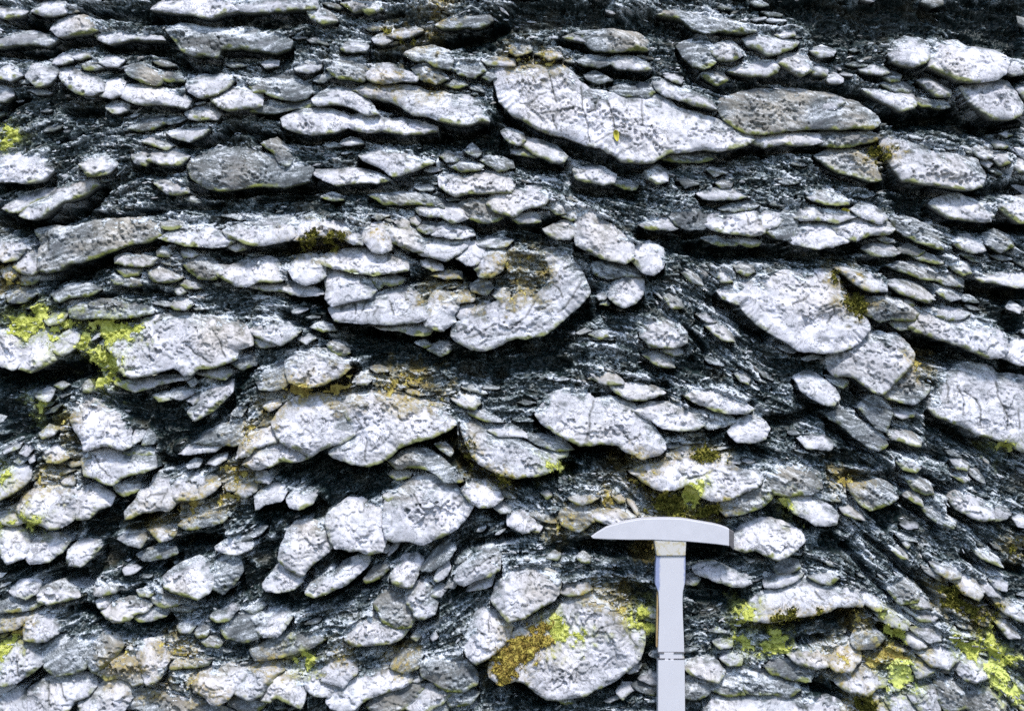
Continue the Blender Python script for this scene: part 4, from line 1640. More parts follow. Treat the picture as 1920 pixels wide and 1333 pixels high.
# ------------------------------------------------------------------ lenses that fill the gaps between the traced stones
OCC = np.zeros((NY, NX), bool)
for grey, p in stones:
    q = smooth_poly(p, 6, 0.5, 0); y0, y1, x0, x1 = bbox_idx(q, 8)
    sl = (slice(y0, y1), slice(x0, x1)); OCC[sl] |= inside(q, GX[sl], GY[sl])
N_TRACED = len(stones)
r = np.random.default_rng(77)
for size, tries in ((34, 700), (24, 260), (17, 520), (12, 700)):
    for k in range(tries):
        a = size * r.uniform(0.75, 1.25); px, py = r.uniform(PX0 + 30, PX1 - 30), r.uniform(PY0 + 30, GROUND_PY - 10)
        b = a / r.uniform(1.9, 3.8)
        i_, j_ = int((py - PY0) / G), int((px - PX0) / G)
        if OCC[i_, j_] or CREV[i_, j_] > 0.12 or DARK[i_, j_] > 0.25: continue
        inner = -20 < px < 1940 and -20 < py < 1345
        if inner and size > 30: continue
        th = THETA[i_, j_] + r.normal(0, 0.15)
        m = 7; an = (np.arange(m) + r.uniform(-0.25, 0.25, m)) / m * 2 * math.pi
        ra = r.uniform(0.68, 1.15, m)
        u, v = a * ra * np.cos(an), b * ra * np.sin(an) * np.abs(np.sin(an)) ** 0.5
        q = np.stack([px + u * math.cos(th) - v * math.sin(th), py + u * math.sin(th) + v * math.cos(th)], -1)
        y0, y1, x0, x1 = bbox_idx(q, 2)
        sl = (slice(y0, y1), slice(x0, x1)); ins = inside(q, GX[sl], GY[sl])
        if ins.sum() < 3 or (OCC[sl] & ins).sum() > 0.06 * ins.sum() or (CREV[sl] * ins).max() > 0.45: continue
        OCC[sl] |= ins
        stones.append((r.uniform() < 0.9, q))
STUFF_STONES |= set(range(N_TRACED, len(stones)))

# ------------------------------------------------------------------ stones as height patches
HM = np.full((NY, NX), -999.0)          # front of the stones
SMASK = np.zeros((NY, NX), bool)
LAP = np.full((NY, NX), -5.0)
UNDER = np.zeros((NY, NX))              # how far the ground below a stone's lip is hollowed
built = []
for i, (grey, p) in enumerate(stones):
    r = np.random.default_rng(100 + i)
    mn = min(np.ptp(p[:, 0]), np.ptp(p[:, 1]))
    if mn < 48:                                          # the smaller stones are sheared into lenses with drawn-out ends
        c0 = p.mean(0); ti, tj = int((c0[1] - PY0) / G), int((c0[0] - PX0) / G)
        ti, tj = min(max(ti, 0), NY - 1), min(max(tj, 0), NX - 1)
        cs, sn = math.cos(THETA[ti, tj]), math.sin(THETA[ti, tj])
        uu = (p - c0) @ np.array([cs, sn]); vv = (p - c0) @ np.array([-sn, cs])
        un = np.abs(uu) / (np.abs(uu).max() + 1e-6)
        uu = uu * 1.22; vv = vv * (1.04 - 0.42 * un ** 1.6)
        p = c0 + np.stack([uu * cs - vv * sn, uu * sn + vv * cs], -1)
    q = smooth_poly(p, 4.0, 1.1, 100 + i, grow=0 if i >= N_TRACED else (5.5 if min(np.ptp(p[:, 0]), np.ptp(p[:, 1])) > 34 else 3.2))
    y0, y1, x0, x1 = bbox_idx(q, 4)
    sl = (slice(y0, y1), slice(x0, x1))
    x, y = GX[sl], GY[sl]
    ins = inside(q, x, y)
    if ins.sum() < 3: 
        built.append(None); continue
    d = seg_dist(q, x, y)
    d = np.where(ins, d, -d)
    R = d.max()
    ymin, ymax = q[:, 1].min(), q[:, 1].max(); xmin, xmax = q[:, 0].min(), q[:, 0].max()
    hgt = ymax - ymin
    w = np.clip(R * 0.5, 3.0, 8)
    dn = np.clip(d + 0.22 * w * (N12[sl] + 0.8 * N26[sl]), 0, None) * np.clip(1.0 + 0.5 * N26[sl] + 0.4 * N60[sl], 0.3, 2.5)
    gyd, gxd = np.gradient(d, G)
    bott = np.clip(-gyd * 1.6 - 0.3, 0, 1)               # 1 along the lower lip, 0 on the sides and the upper edge
    t = np.clip(dn / w, 0, 1)
    tu = np.clip(dn / (0.9 * R + 4), 0, 1)
    dome = bott * np.sqrt(np.maximum(0, 1 - (1 - t) ** 2)) + (1 - bott) * np.sin(tu * math.pi / 2)
    H = np.clip(0.26 * R, 2.0, 6) * (0.6 if grey else 1.0)
    v = np.clip((y - ymin) / hgt, 0, 1)
    u = (x - xmin) / (xmax - xmin) - 0.5
    tilt = v * min(0.46 * hgt, 34) * (0.7 if grey else 1.0) + u * r.normal(0, 4)
    fac = np.full(x.shape, 1e9)
    cxm, cym = (xmin + xmax) / 2, (ymin + ymax) / 2
    for k in range(6):
        nx_, ny_ = r.normal(0, 0.26), r.normal(0, 0.28)
        fac = np.minimum(fac, r.uniform(0, 0.25) * R + nx_ * (x - cxm - r.normal(0, .3) * (xmax - xmin)) + ny_ * (y - cym))
    if i >= N_TRACED: H *= 0.7; tilt *= 0.6
    fac = np.clip(fac, -0.3 * R, min(0.35 * R, 11))
    rough = 2.6 * N60[sl] + 1.3 * N26[sl] + 0.45 * N12[sl] + 0.18 * N5[sl]
    rough = rough + np.clip(2.2 * S3l[sl] + 0.17 * S3v[sl] + 0.09 * S3u[sl], -8, 8) * np.clip(S3e[sl] * 1.5, 0.4, 1)
    if grey: rough = rough * 1.25 + 0.8 * N5[sl]
    ed = np.clip(dn / (6 + 0.45 * R), 0, 1)
    cr = 2.6 * np.exp(-(crack_d[sl] / 1.5) ** 2) + 0.1 * joint[sl]
    bulge = min(0.20 * R, 13) * (1 - (1 - np.clip(d / R, 0, 1)) ** 2)
    h = -1.0 - 6 * (1 - tu) ** 2 * (1 - bott) * min(1, R / 10) + bulge + H * dome + tilt + (0.55 * fac + rough * min(1, R / 22)) * ed - cr * np.clip(d / 4, 0, 1)
    built.append((q, sl, ins, d, h, -gyd, grey))
    cur = HM[sl]
    m = ins & (h > cur)
    cur[m] = h[m]
    # shale laps over the upper and side edges of the stone
    amp = min(1.0, R / 16)
    reach = (3 + 0.2 * R) * np.clip(1 + 0.7 * N26[sl] + 0.5 * N12[sl], 0.1, 2.4) * amp
    lap = np.clip(6 * (1 - d / np.maximum(reach, 0.5)), -5, 4) * (1 - bott) - 5 * bott
    LAP[sl][m] = lap[m]
    SMASK[sl] |= ins
    # hollow below the lip, column by column
    rb = 5 + min(0.18 * hgt, 14); dep = 8 + min(0.40 * hgt, 36)
    yb0, yb1 = y1, min(NY, y1 + int(3.2 * rb / G))
    below = np.full(x.shape[1], -1e9)
    yy = np.where(ins, y, -1e9)
    bot = yy.max(axis=0)
    ok = bot > -1e8
    cy0, cy1 = y0, yb1
    Y = GY[cy0:cy1, x0:x1]
    du = Y - bot[None]
    UNDER[cy0:cy1, x0:x1] = np.maximum(UNDER[cy0:cy1, x0:x1],
        np.where(ok[None] & (du > -4), dep * np.exp(-np.maximum(du, 0) / rb) , 0))

def lic(noise, steps, step):
    acc = noise.copy(); n = 1.0
    I, J = np.mgrid[0:NY, 0:NX]
    for sgn in (1, -1):
        fx = J.astype(np.float32); fy = I.astype(np.float32)
        for k in range(steps):
            ii = np.clip(fy.astype(np.int32), 0, NY - 1); jj = np.clip(fx.astype(np.int32), 0, NX - 1)
            fx = fx + sgn * step * DX[ii, jj]; fy = fy + sgn * step * DY[ii, jj]
            wt = 1 - (k + 1) / (steps + 1)
            acc += wt * noise[np.clip(fy.astype(np.int32), 0, NY - 1), np.clip(fx.astype(np.int32), 0, NX - 1)]; n += wt
    acc -= acc.mean()
    return acc / acc.std()
white = np.random.default_rng(11).standard_normal((NY, NX))
L1 = lic(white, 5, 1.0)                         # flakes a few millimetres long
L2 = lic(smooth_noise(5.0, 12), 12, 1.3)        # plates
L3 = lic(smooth_noise(13.0, 13), 24, 1.6)       # ledges
L4 = lic(smooth_noise(20.0, 14), 34, 1.8)       # folds

S1l, S1b, S1v, S1u, S1e = scales(9.0, 1.7, 41)
S2l, S2b, S2v, S2u, S2e = scales(24.0, 2.3, 42)

# ------------------------------------------------------------------ shale height
def box(a, k):
    c = np.cumsum(np.pad(a, ((k + 1, k), (0, 0)), mode='edge'), 0); a = (c[2 * k + 1:] - c[:-2 * k - 1]) / (2 * k + 1)
    c = np.cumsum(np.pad(a, ((0, 0), (k + 1, k)), mode='edge'), 1); return (c[:, 2 * k + 1:] - c[:, :-2 * k - 1]) / (2 * k + 1)
def blur(a, k): return box(box(a, k), k)
wS = blur(SMASK.astype(float), 7)
hS = blur(np.where(SMASK, HM, 0.0), 7) / np.maximum(wS, 0.02)
LIFT = (hS - 1) * np.clip(wS * 1.9, 0, 1)              # the shale is level with the stones it binds
M = -2 + 0.95 * LIFT + 2.2 * L3 + 3.6 * L4 + 6.5 * (np.minimum(np.abs(L3 + 0.3 * L2), 1.4) - 0.8) + 3.0 * (np.minimum(np.abs(L2), 1.3) - 0.7) + 1.2 * L2 + 0.8 * L1 + 2.5 * FBM
M = M + 3.6 * S2l + np.clip(0.42 * S2v + 0.10 * S2u, -8, 8) - 5 * (1 - S2e) + 1.7 * S1l + np.clip(0.45 * S1v + 0.12 * S1u, -4, 4) - 2.2 * (1 - S1e)
M = M - 66 * CREV - DARK * (34 + 7 * N26 + 6 * L3) - UNDER * (1.9 - 0.3 * (L2 > 1.2))
M = np.where(SMASK, np.minimum(M, HM + LAP), M)
M = np.where(SMASK & (LAP > 0), np.maximum(M, HM - 1.5 + 1.2 * S1l + 0.8 * L2), M)
NEAR = np.clip(blur(SMASK.astype(float), 8) * 1.5 - 0.15 + 0.25 * N26, 0, 1)
TOP = np.maximum(M, HM)
MTOP = np.maximum(TOP, box(np.maximum(TOP, -12), 7) + 1.0)          # moss bridges the narrow gaps
edge = np.maximum.reduce([np.maximum(-150 - GX, 0), np.maximum(GX - 2070, 0), np.maximum(-120 - GY, 0)])
YOFF = -TOP * S                                   # metres towards the camera is -y
MY = -M * S + (edge * S) ** 2 * 28

# thin growth and staining that fades out round the moss
STAIN = np.zeros((NY, NX)); GREEN = np.zeros((NY, NX))
for k, (kind, p) in enumerate(moss):
    if kind == 'leaf': continue
    y0, y1, x0, x1 = bbox_idx(p, 40)
    sl = (slice(y0, y1), slice(x0, x1))
    dd = seg_dist(p, GX[sl], GY[sl]); ins = inside(p, GX[sl], GY[sl])
    sd = np.where(ins, dd, -dd)
    f = np.clip((0.72 if kind in ('lime', 'lichen') else 0.9) + sd / 40 + 0.22 * N12[sl] + 0.22 * N26[sl] + 0.2 * N5[sl], 0, 1) ** 1.5
    if kind in ('lime', 'lichen'): GREEN[sl] = np.maximum(GREEN[sl], f)
    else: STAIN[sl] = np.maximum(STAIN[sl], f)

# ------------------------------------------------------------------ mesh helper
def grid_mesh(name, co, quads, mat, attrs=None, tris=None, smooth=True):
    me = bpy.data.meshes.new(name)
    nq = len(quads) if quads is not None else 0
    nt = len(tris) if tris is not None else 0
    loops = np.concatenate([a for a in ((quads.ravel() if nq else None), (tris.ravel() if nt else None)) if a is not None]).astype(np.int32)
    me.vertices.add(len(co)); me.vertices.foreach_set("co", np.asarray(co, np.float32).ravel())
    me.loops.add(len(loops)); me.loops.foreach_set("vertex_index", loops)
    me.polygons.add(nq + nt)
    st = np.concatenate([np.arange(nq) * 4, nq * 4 + np.arange(nt) * 3]).astype(np.int32)
    me.polygons.foreach_set("loop_start", st)
    me.polygons.foreach_set("loop_total", np.concatenate([np.full(nq, 4), np.full(nt, 3)]).astype(np.int32))
    me.update(calc_edges=True)
    me.polygons.foreach_set("use_smooth", np.full(nq + nt, smooth))
    for k, a in (attrs or {}).items():
        at = me.attributes.new(k, 'FLOAT', 'POINT')
        at.data.foreach_set("value", np.asarray(a, np.float32).ravel())
    me.materials.append(mat)
    me.validate()
    return me

def put(name, me, label=None, cat=None, group=None, kind=None, parent=None, loc=(0, 0, 0)):
    o = bpy.data.objects.new(name, me)
    col.objects.link(o)
    if parent: o.parent = parent
    o.location = loc
    for k, v in (('label', label), ('category', cat), ('group', group), ('kind', kind)):
        if v: o[k] = v
    return o

# ------------------------------------------------------------------ materials
class NT:
    def __init__(self, name):
        self.m = bpy.data.materials.new(name); self.m.use_nodes = True
        self.t = self.m.node_tree; self.t.nodes.clear()
        self.out = self.n("ShaderNodeOutputMaterial"); self.b = self.n("ShaderNodeBsdfPrincipled")
        self.t.links.new(self.b.outputs[0], self.out.inputs[0])
    def n(self, t, **kw):
        x = self.t.nodes.new(t)
        for k, v in kw.items(): setattr(x, k, v)
        return x
    def set(self, inp, v):
        if hasattr(v, 'is_linked') or isinstance(v, bpy.types.NodeSocket): self.t.links.new(v, inp)
        else: inp.default_value = v
    def noise(self, vec, scale, detail=4, rough=0.6, dist=0.0):
        x = self.n("ShaderNodeTexNoise"); self.t.links.new(vec, x.inputs["Vector"])
        x.inputs["Scale"].default_value = scale; x.inputs["Detail"].default_value = detail
        x.inputs["Roughness"].default_value = rough; x.inputs["Distortion"].default_value = dist
        return x.outputs["Fac"]
    def ramp(self, f, stops, interp='LINEAR'):
        x = self.n("ShaderNodeValToRGB"); x.color_ramp.interpolation = interp
        e = x.color_ramp.elements
        while len(e) < len(stops): e.new(0.5)
        for k, (pos, c) in enumerate(stops):
            e[k].position = pos; e[k].color = (c, c, c, 1) if not hasattr(c, '__len__') else (*c, 1)
        self.t.links.new(f, x.inputs[0]); return x.outputs[0]
    def mix(self, f, a, b, blend='MIX'):
        x = self.n("ShaderNodeMix", data_type='RGBA', blend_type=blend)
        self.set(x.inputs["Factor"], f)
        self.set(x.inputs["A"] if False else x.inputs[6], (*a, 1) if isinstance(a, tuple) else a)
        self.set(x.inputs[7], (*b, 1) if isinstance(b, tuple) else b)
        return x.outputs[2]
    def math(self, op, a, b=0.0, clamp=False):
        x = self.n("ShaderNodeMath", operation=op, use_clamp=clamp)
        self.set(x.inputs[0], a); self.set(x.inputs[1], b); return x.outputs[0]
    def attr(self, name):
        x = self.n("ShaderNodeAttribute", attribute_name=name); return x.outputs["Fac"]
    def pos(self, rnd=0.0):
        g = self.n("ShaderNodeNewGeometry")
        if not rnd: return g.outputs["Position"]
        oi = self.n("ShaderNodeObjectInfo")
        v = self.n("ShaderNodeVectorMath", operation='ADD')
        self.t.links.new(g.outputs["Position"], v.inputs[0])
        mm = self.math('MULTIPLY', oi.outputs["Random"], rnd)
        cb = self.n("ShaderNodeCombineXYZ")
        self.t.links.new(mm, cb.inputs[0]); self.t.links.new(mm, cb.inputs[2])
        self.t.links.new(cb.outputs[0], v.inputs[1]); return v.outputs[0]
    def bump(self, h, strength, dist):
        x = self.n("ShaderNodeBump"); x.inputs["Strength"].default_value = strength; x.inputs["Distance"].default_value = dist
        self.t.links.new(h, x.inputs["Height"]); self.t.links.new(x.outputs[0], self.b.inputs["Normal"])

# pale quartz-rich sandstone with dark grains, grey mottles and clean white faces
n = NT("sandstone")
P = n.pos(3.0)
big = n.noise(P, 16, 3, 0.55, 0.3)
med = n.noise(P, 55, 5, 0.65)
fin = n.noise(P, 640, 4, 0.75)
spk = n.noise(P, 1000, 3, 0.75)
base = n.mix(n.ramp(med, [(0.36, 0.0), (0.62, 1.0)]), (0.45, 0.455, 0.495), (0.71, 0.70, 0.765))
zone = n.ramp(n.noise(P, 24, 4, 0.6), [(0.38, 1.0), (0.58, 0.18)])
wpat = n.ramp(n.noise(P, 30, 6, 0.62, 0.4), [(0.55, 0.0), (0.572, 1.0)])
grain = n.ramp(fin, [(0.33, 1.0), (0.47, 0.0)])
base = n.mix(n.math('MULTIPLY', n.math('MULTIPLY', grain, zone), 0.62), base, (0.12, 0.13, 0.14))
base = n.mix(n.math('MULTIPLY', n.ramp(spk, [(0.34, 0.9), (0.43, 0.0)]), zone), base, (0.04, 0.045, 0.05))
base = n.mix(n.math('MULTIPLY', wpat, n.ramp(fin, [(0.36, 0.35), (0.46, 1.0)])), base, (0.78, 0.775, 0.86))
def veins(sc, wd, gate, seed_off):
    vn = n.noise(P, sc, 5, 0.62, 0.5)
    v = n.ramp(n.math('ABSOLUTE', n.math('SUBTRACT', vn, 0.5)), [(0.0, 1.0), (wd, 0.0)])
    return n.math('MULTIPLY', v, gate)
vg = n.ramp(n.noise(P, 20, 2, 0.5), [(0.47, 0.0), (0.60, 1.0)])
base = n.mix(n.math('MULTIPLY', veins(42, 0.016, vg, 0), 0.85), base, (0.09, 0.095, 0.10))
base = n.mix(n.math('MULTIPLY', veins(17, 0.008, 1.0, 0), 0.8), base, (0.10, 0.105, 0.11))
gf = n.math('ADD', n.attr("flake"), n.math('MULTIPLY', n.math('SUBTRACT', fin, 0.5), 1.2))
greyc = n.ramp(gf, [(0.18, (0.010, 0.019, 0.020)), (0.40, (0.055, 0.072, 0.077)), (0.60, (0.22, 0.25, 0.27)), (0.84, (0.58, 0.61, 0.66))])
base = n.mix(n.math('MULTIPLY', n.attr("tone"), 0.88, True), base, greyc)
tanc = n.mix(med, (0.33, 0.27, 0.19), (0.58, 0.53, 0.45))
base = n.mix(n.math('MULTIPLY', n.attr("tan"), 0.8), base, tanc)
base = n.mix(n.attr("crack"), base, (0.045, 0.05, 0.045))
fringec = n.mix(n.noise(P, 900, 2, 0.6), (0.035, 0.045, 0.008), (0.26, 0.29, 0.035))  # yellow-green tint for the lower lips of the stones
base = n.mix(n.attr("fringe"), base, fringec)
stn = n.ramp(n.noise(P, 260, 4, 0.7), [(0.36, 1.0), (0.60, 0.15)])
base = n.mix(n.math('MULTIPLY', n.math('MULTIPLY', n.attr("stain"), stn), 0.95, True), base, n.mix(n.noise(P, 90, 3, 0.6), (0.20, 0.13, 0.03), (0.46, 0.37, 0.12)))
base = n.mix(n.math('MULTIPLY', n.math('MULTIPLY', n.attr("green"), stn), 0.95, True), base, n.mix(n.noise(P, 90, 3, 0.6), (0.27, 0.31, 0.05), (0.56, 0.60, 0.20)))
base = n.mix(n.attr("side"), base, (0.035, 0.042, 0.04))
n.set(n.b.inputs["Base Color"], base); n.b.inputs["Roughness"].default_value = 0.82
n.b.inputs["Specular IOR Level"].default_value = 0.25
n.bump(n.math('ADD', n.math('MULTIPLY', fin, 0.8), n.math('MULTIPLY', n.noise(P, 60, 3, 0.5), 0.5)), 0.5, 0.0011)
MAT_STONE = n.m

# dark scaly shale with pale shiny flakes
n = NT("shale")
P = n.pos()
fl = n.attr("flake")
fin = n.noise(P, 520, 4, 0.75)
f = n.math('ADD', fl, n.math('MULTIPLY', n.math('SUBTRACT', fin, 0.5), 1.3))
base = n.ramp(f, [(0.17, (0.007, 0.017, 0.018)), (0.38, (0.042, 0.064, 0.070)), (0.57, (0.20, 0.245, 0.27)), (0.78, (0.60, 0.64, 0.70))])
tint = n.noise(P, 22, 3, 0.5)
base = n.mix(n.ramp(tint, [(0.55, 0.0), (0.72, 0.4)]), base, (0.10, 0.085, 0.055))
stn = n.ramp(n.noise(P, 260, 4, 0.7), [(0.36, 1.0), (0.60, 0.15)])
base = n.mix(n.math('MULTIPLY', n.math('MULTIPLY', n.attr("stain"), stn), 0.95, True), base, n.mix(n.noise(P, 90, 3, 0.6), (0.20, 0.13, 0.03), (0.46, 0.37, 0.12)))
base = n.mix(n.math('MULTIPLY', n.math('MULTIPLY', n.attr("green"), stn), 0.95, True), base, n.mix(n.noise(P, 90, 3, 0.6), (0.27, 0.31, 0.05), (0.56, 0.60, 0.20)))
n.set(n.b.inputs["Base Color"], base); n.b.inputs["Roughness"].default_value = 0.42
n.b.inputs["Specular IOR Level"].default_value = 0.6
n.bump(n.math('ADD', n.math('MULTIPLY', fl, 0.8), fin), 0.6, 0.0015)
MAT_SHALE = n.m

def moss_mat(name, lo, mid, hi, rough=0.9):
    n = NT(name)
    P = n.pos(2.0)
    a = n.math('ADD', n.math('MULTIPLY', n.attr("rnd"), 0.6), n.math('MULTIPLY', n.noise(P, 120, 3, 0.6), 0.45))
    n.set(n.b.inputs["Base Color"], n.ramp(a, [(0.15, lo), (0.5, mid), (0.85, hi)]))
    n.b.inputs["Roughness"].default_value = rough; n.b.inputs["Specular IOR Level"].default_value = 0.15
    return n.m
MOSS = {'lime': moss_mat("lime_moss", (0.20, 0.23, 0.04), (0.43, 0.46, 0.10), (0.60, 0.62, 0.22)),
        'ochre': moss_mat("ochre_moss", (0.10, 0.075, 0.02), (0.31, 0.24, 0.065), (0.52, 0.46, 0.15)),
        'olive': moss_mat("olive_moss", (0.02, 0.022, 0.005), (0.10, 0.10, 0.016), (0.30, 0.27, 0.06)),
        'brown': moss_mat("brown_moss", (0.06, 0.04, 0.012), (0.26, 0.19, 0.045), (0.46, 0.40, 0.09)),
        'lichen': moss_mat("pale_lichen", (0.40, 0.44, 0.12), (0.52, 0.57, 0.17), (0.62, 0.66, 0.26)),
        'leaf': moss_mat("yellow_leaf", (0.36, 0.34, 0.03), (0.46, 0.42, 0.05), (0.54, 0.50, 0.10), 0.5)}

n = NT("worn_steel")
P = n.pos()
sm = n.noise(P, 60, 3, 0.5)
n.set(n.b.inputs["Base Color"], n.mix(n.ramp(sm, [(0.3, 0.0), (0.7, 1.0)]), (0.52, 0.52, 0.565), (0.57, 0.57, 0.62)))
n.b.inputs["Metallic"].default_value = 0.0; n.b.inputs["Roughness"].default_value = 0.42
n.bump(n.noise(P, 300, 3, 0.6), 0.08, 0.0006)
MAT_STEEL = n.m
n = NT("dull_cheek_steel")
P = n.pos()
rust = n.ramp(n.noise(P, 140, 4, 0.65), [(0.50, 0.0), (0.64, 1.0)])
n.set(n.b.inputs["Base Color"], n.mix(rust, (0.53, 0.515, 0.49), (0.42, 0.36, 0.19)))
n.b.inputs["Roughness"].default_value = 0.5
MAT_CHEEK = n.m
n = NT("blue_paint_rubbed_to_white")
tc = n.n("ShaderNodeTexCoord"); P = tc.outputs["Object"]
sx = n.n("ShaderNodeSeparateXYZ"); n.t.links.new(P, sx.inputs[0])
HX = 1257.5
edge_f = n.math('ABSOLUTE', n.math('SUBTRACT', sx.outputs[0], 0.0022))
wob = n.math('MULTIPLY', n.math('SUBTRACT', n.noise(P, 190, 4, 0.7), 0.5), 0.006)
ef = n.ramp(n.math('MULTIPLY', n.math('ADD', edge_f, wob), 40.0), [(0.58, 0.0), (0.66, 1.0)])
zlo = n.ramp(n.math('SUBTRACT', sx.outputs[2], Z(1104)), [(0.0, 0.0), (0.004, 1.0)])
ef = n.math('MULTIPLY', ef, zlo)
body = n.mix(n.noise(P, 40, 3, 0.5), (0.52, 0.52, 0.56), (0.58, 0.58, 0.63))
scr = n.noise(P, 30, 2, 0.5)
n.set(n.b.inputs["Base Color"], n.mix(ef, body, (0.25, 0.29, 0.46)))
n.b.inputs["Roughness"].default_value = 0.4
MAT_BLUE = n.m
n = NT("dark_notch_steel")
n.set(n.b.inputs["Base Color"], n.mix(n.noise(n.pos(), 200, 3, 0.6), (0.05, 0.05, 0.055), (0.16, 0.15, 0.16)))
n.b.inputs["Roughness"].default_value = 0.6
MAT_NOTCH = n.m
n = NT("grip")
n.set(n.b.inputs["Base Color"], n.mix(n.noise(n.pos(), 40, 3, 0.5), (0.52, 0.52, 0.56), (0.57, 0.57, 0.615)))
n.b.inputs["Roughness"].default_value = 0.5
MAT_GRIP = n.m
n = NT("rusty_edge")
n.set(n.b.inputs["Base Color"], n.mix(n.noise(n.pos(), 260, 4, 0.6), (0.22, 0.11, 0.04), (0.55, 0.44, 0.22)))
n.b.inputs["Roughness"].default_value = 0.7
MAT_RUST = n.m
n = NT("soil")
P = n.pos()
n.set(n.b.inputs["Base Color"], n.ramp(n.noise(P, 40, 6, 0.7), [(0.3, (0.03, 0.028, 0.022)), (0.6, (0.09, 0.085, 0.07)), (0.8, (0.2, 0.2, 0.19))]))
n.b.inputs["Roughness"].default_value = 0.95
n.bump(n.noise(P, 90, 5, 0.7), 0.8, 0.01)
MAT_SOIL = n.m

# ------------------------------------------------------------------ setting: ground and shale face
gn = 60
gxx = np.linspace(-40, 40, gn); gyy = np.concatenate([np.linspace(-40, -3, 20), np.linspace(-2.8, 0.6, 40)])
gg = np.array([[a, b, 0.0] for b in gyy for a in gxx])
qi = np.array([[j * gn + i, j * gn + i + 1, (j + 1) * gn + i + 1, (j + 1) * gn + i] for j in range(len(gyy) - 1) for i in range(gn - 1)])
put("ground", grid_mesh("ground", gg, qi, MAT_SOIL), kind='structure')

idx = np.arange(NY * NX).reshape(NY, NX)
quads = np.stack([idx[:-1, :-1], idx[1:, :-1], idx[1:, 1:], idx[:-1, 1:]], -1).reshape(-1, 4)
keep = ~(SMASK[:-1, :-1] & SMASK[1:, :-1] & SMASK[1:, 1:] & SMASK[:-1, 1:])
# drop only the cells buried well behind stones
er = SMASK.copy()
for s in range(9):
    e2 = er.copy(); e2[1:] &= er[:-1]; e2[:-1] &= er[1:]; e2[:, 1:] &= er[:, :-1]; e2[:, :-1] &= er[:, 1:]; er = e2
keep = ~(er[:-1, :-1] & er[1:, 1:])
quads = quads[keep.ravel()]
co = np.stack([X(GX), MY, Z(GY)], -1).reshape(-1, 3)
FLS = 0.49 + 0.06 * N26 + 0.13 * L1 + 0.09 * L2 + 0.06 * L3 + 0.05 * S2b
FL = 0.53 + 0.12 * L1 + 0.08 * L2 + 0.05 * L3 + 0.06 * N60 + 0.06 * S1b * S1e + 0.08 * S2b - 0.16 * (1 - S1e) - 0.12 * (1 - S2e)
FL = FL - 0.10 * CREV - 0.34 * DARK + 0.34 * NEAR - 0.06  # flakes painted darker in crevices, hollows and under the hammer head as shade
put("rock_face", grid_mesh("rock_face", co, quads, MAT_SHALE, {'flake': FL, 'stain': STAIN, 'green': GREEN}), kind='structure')

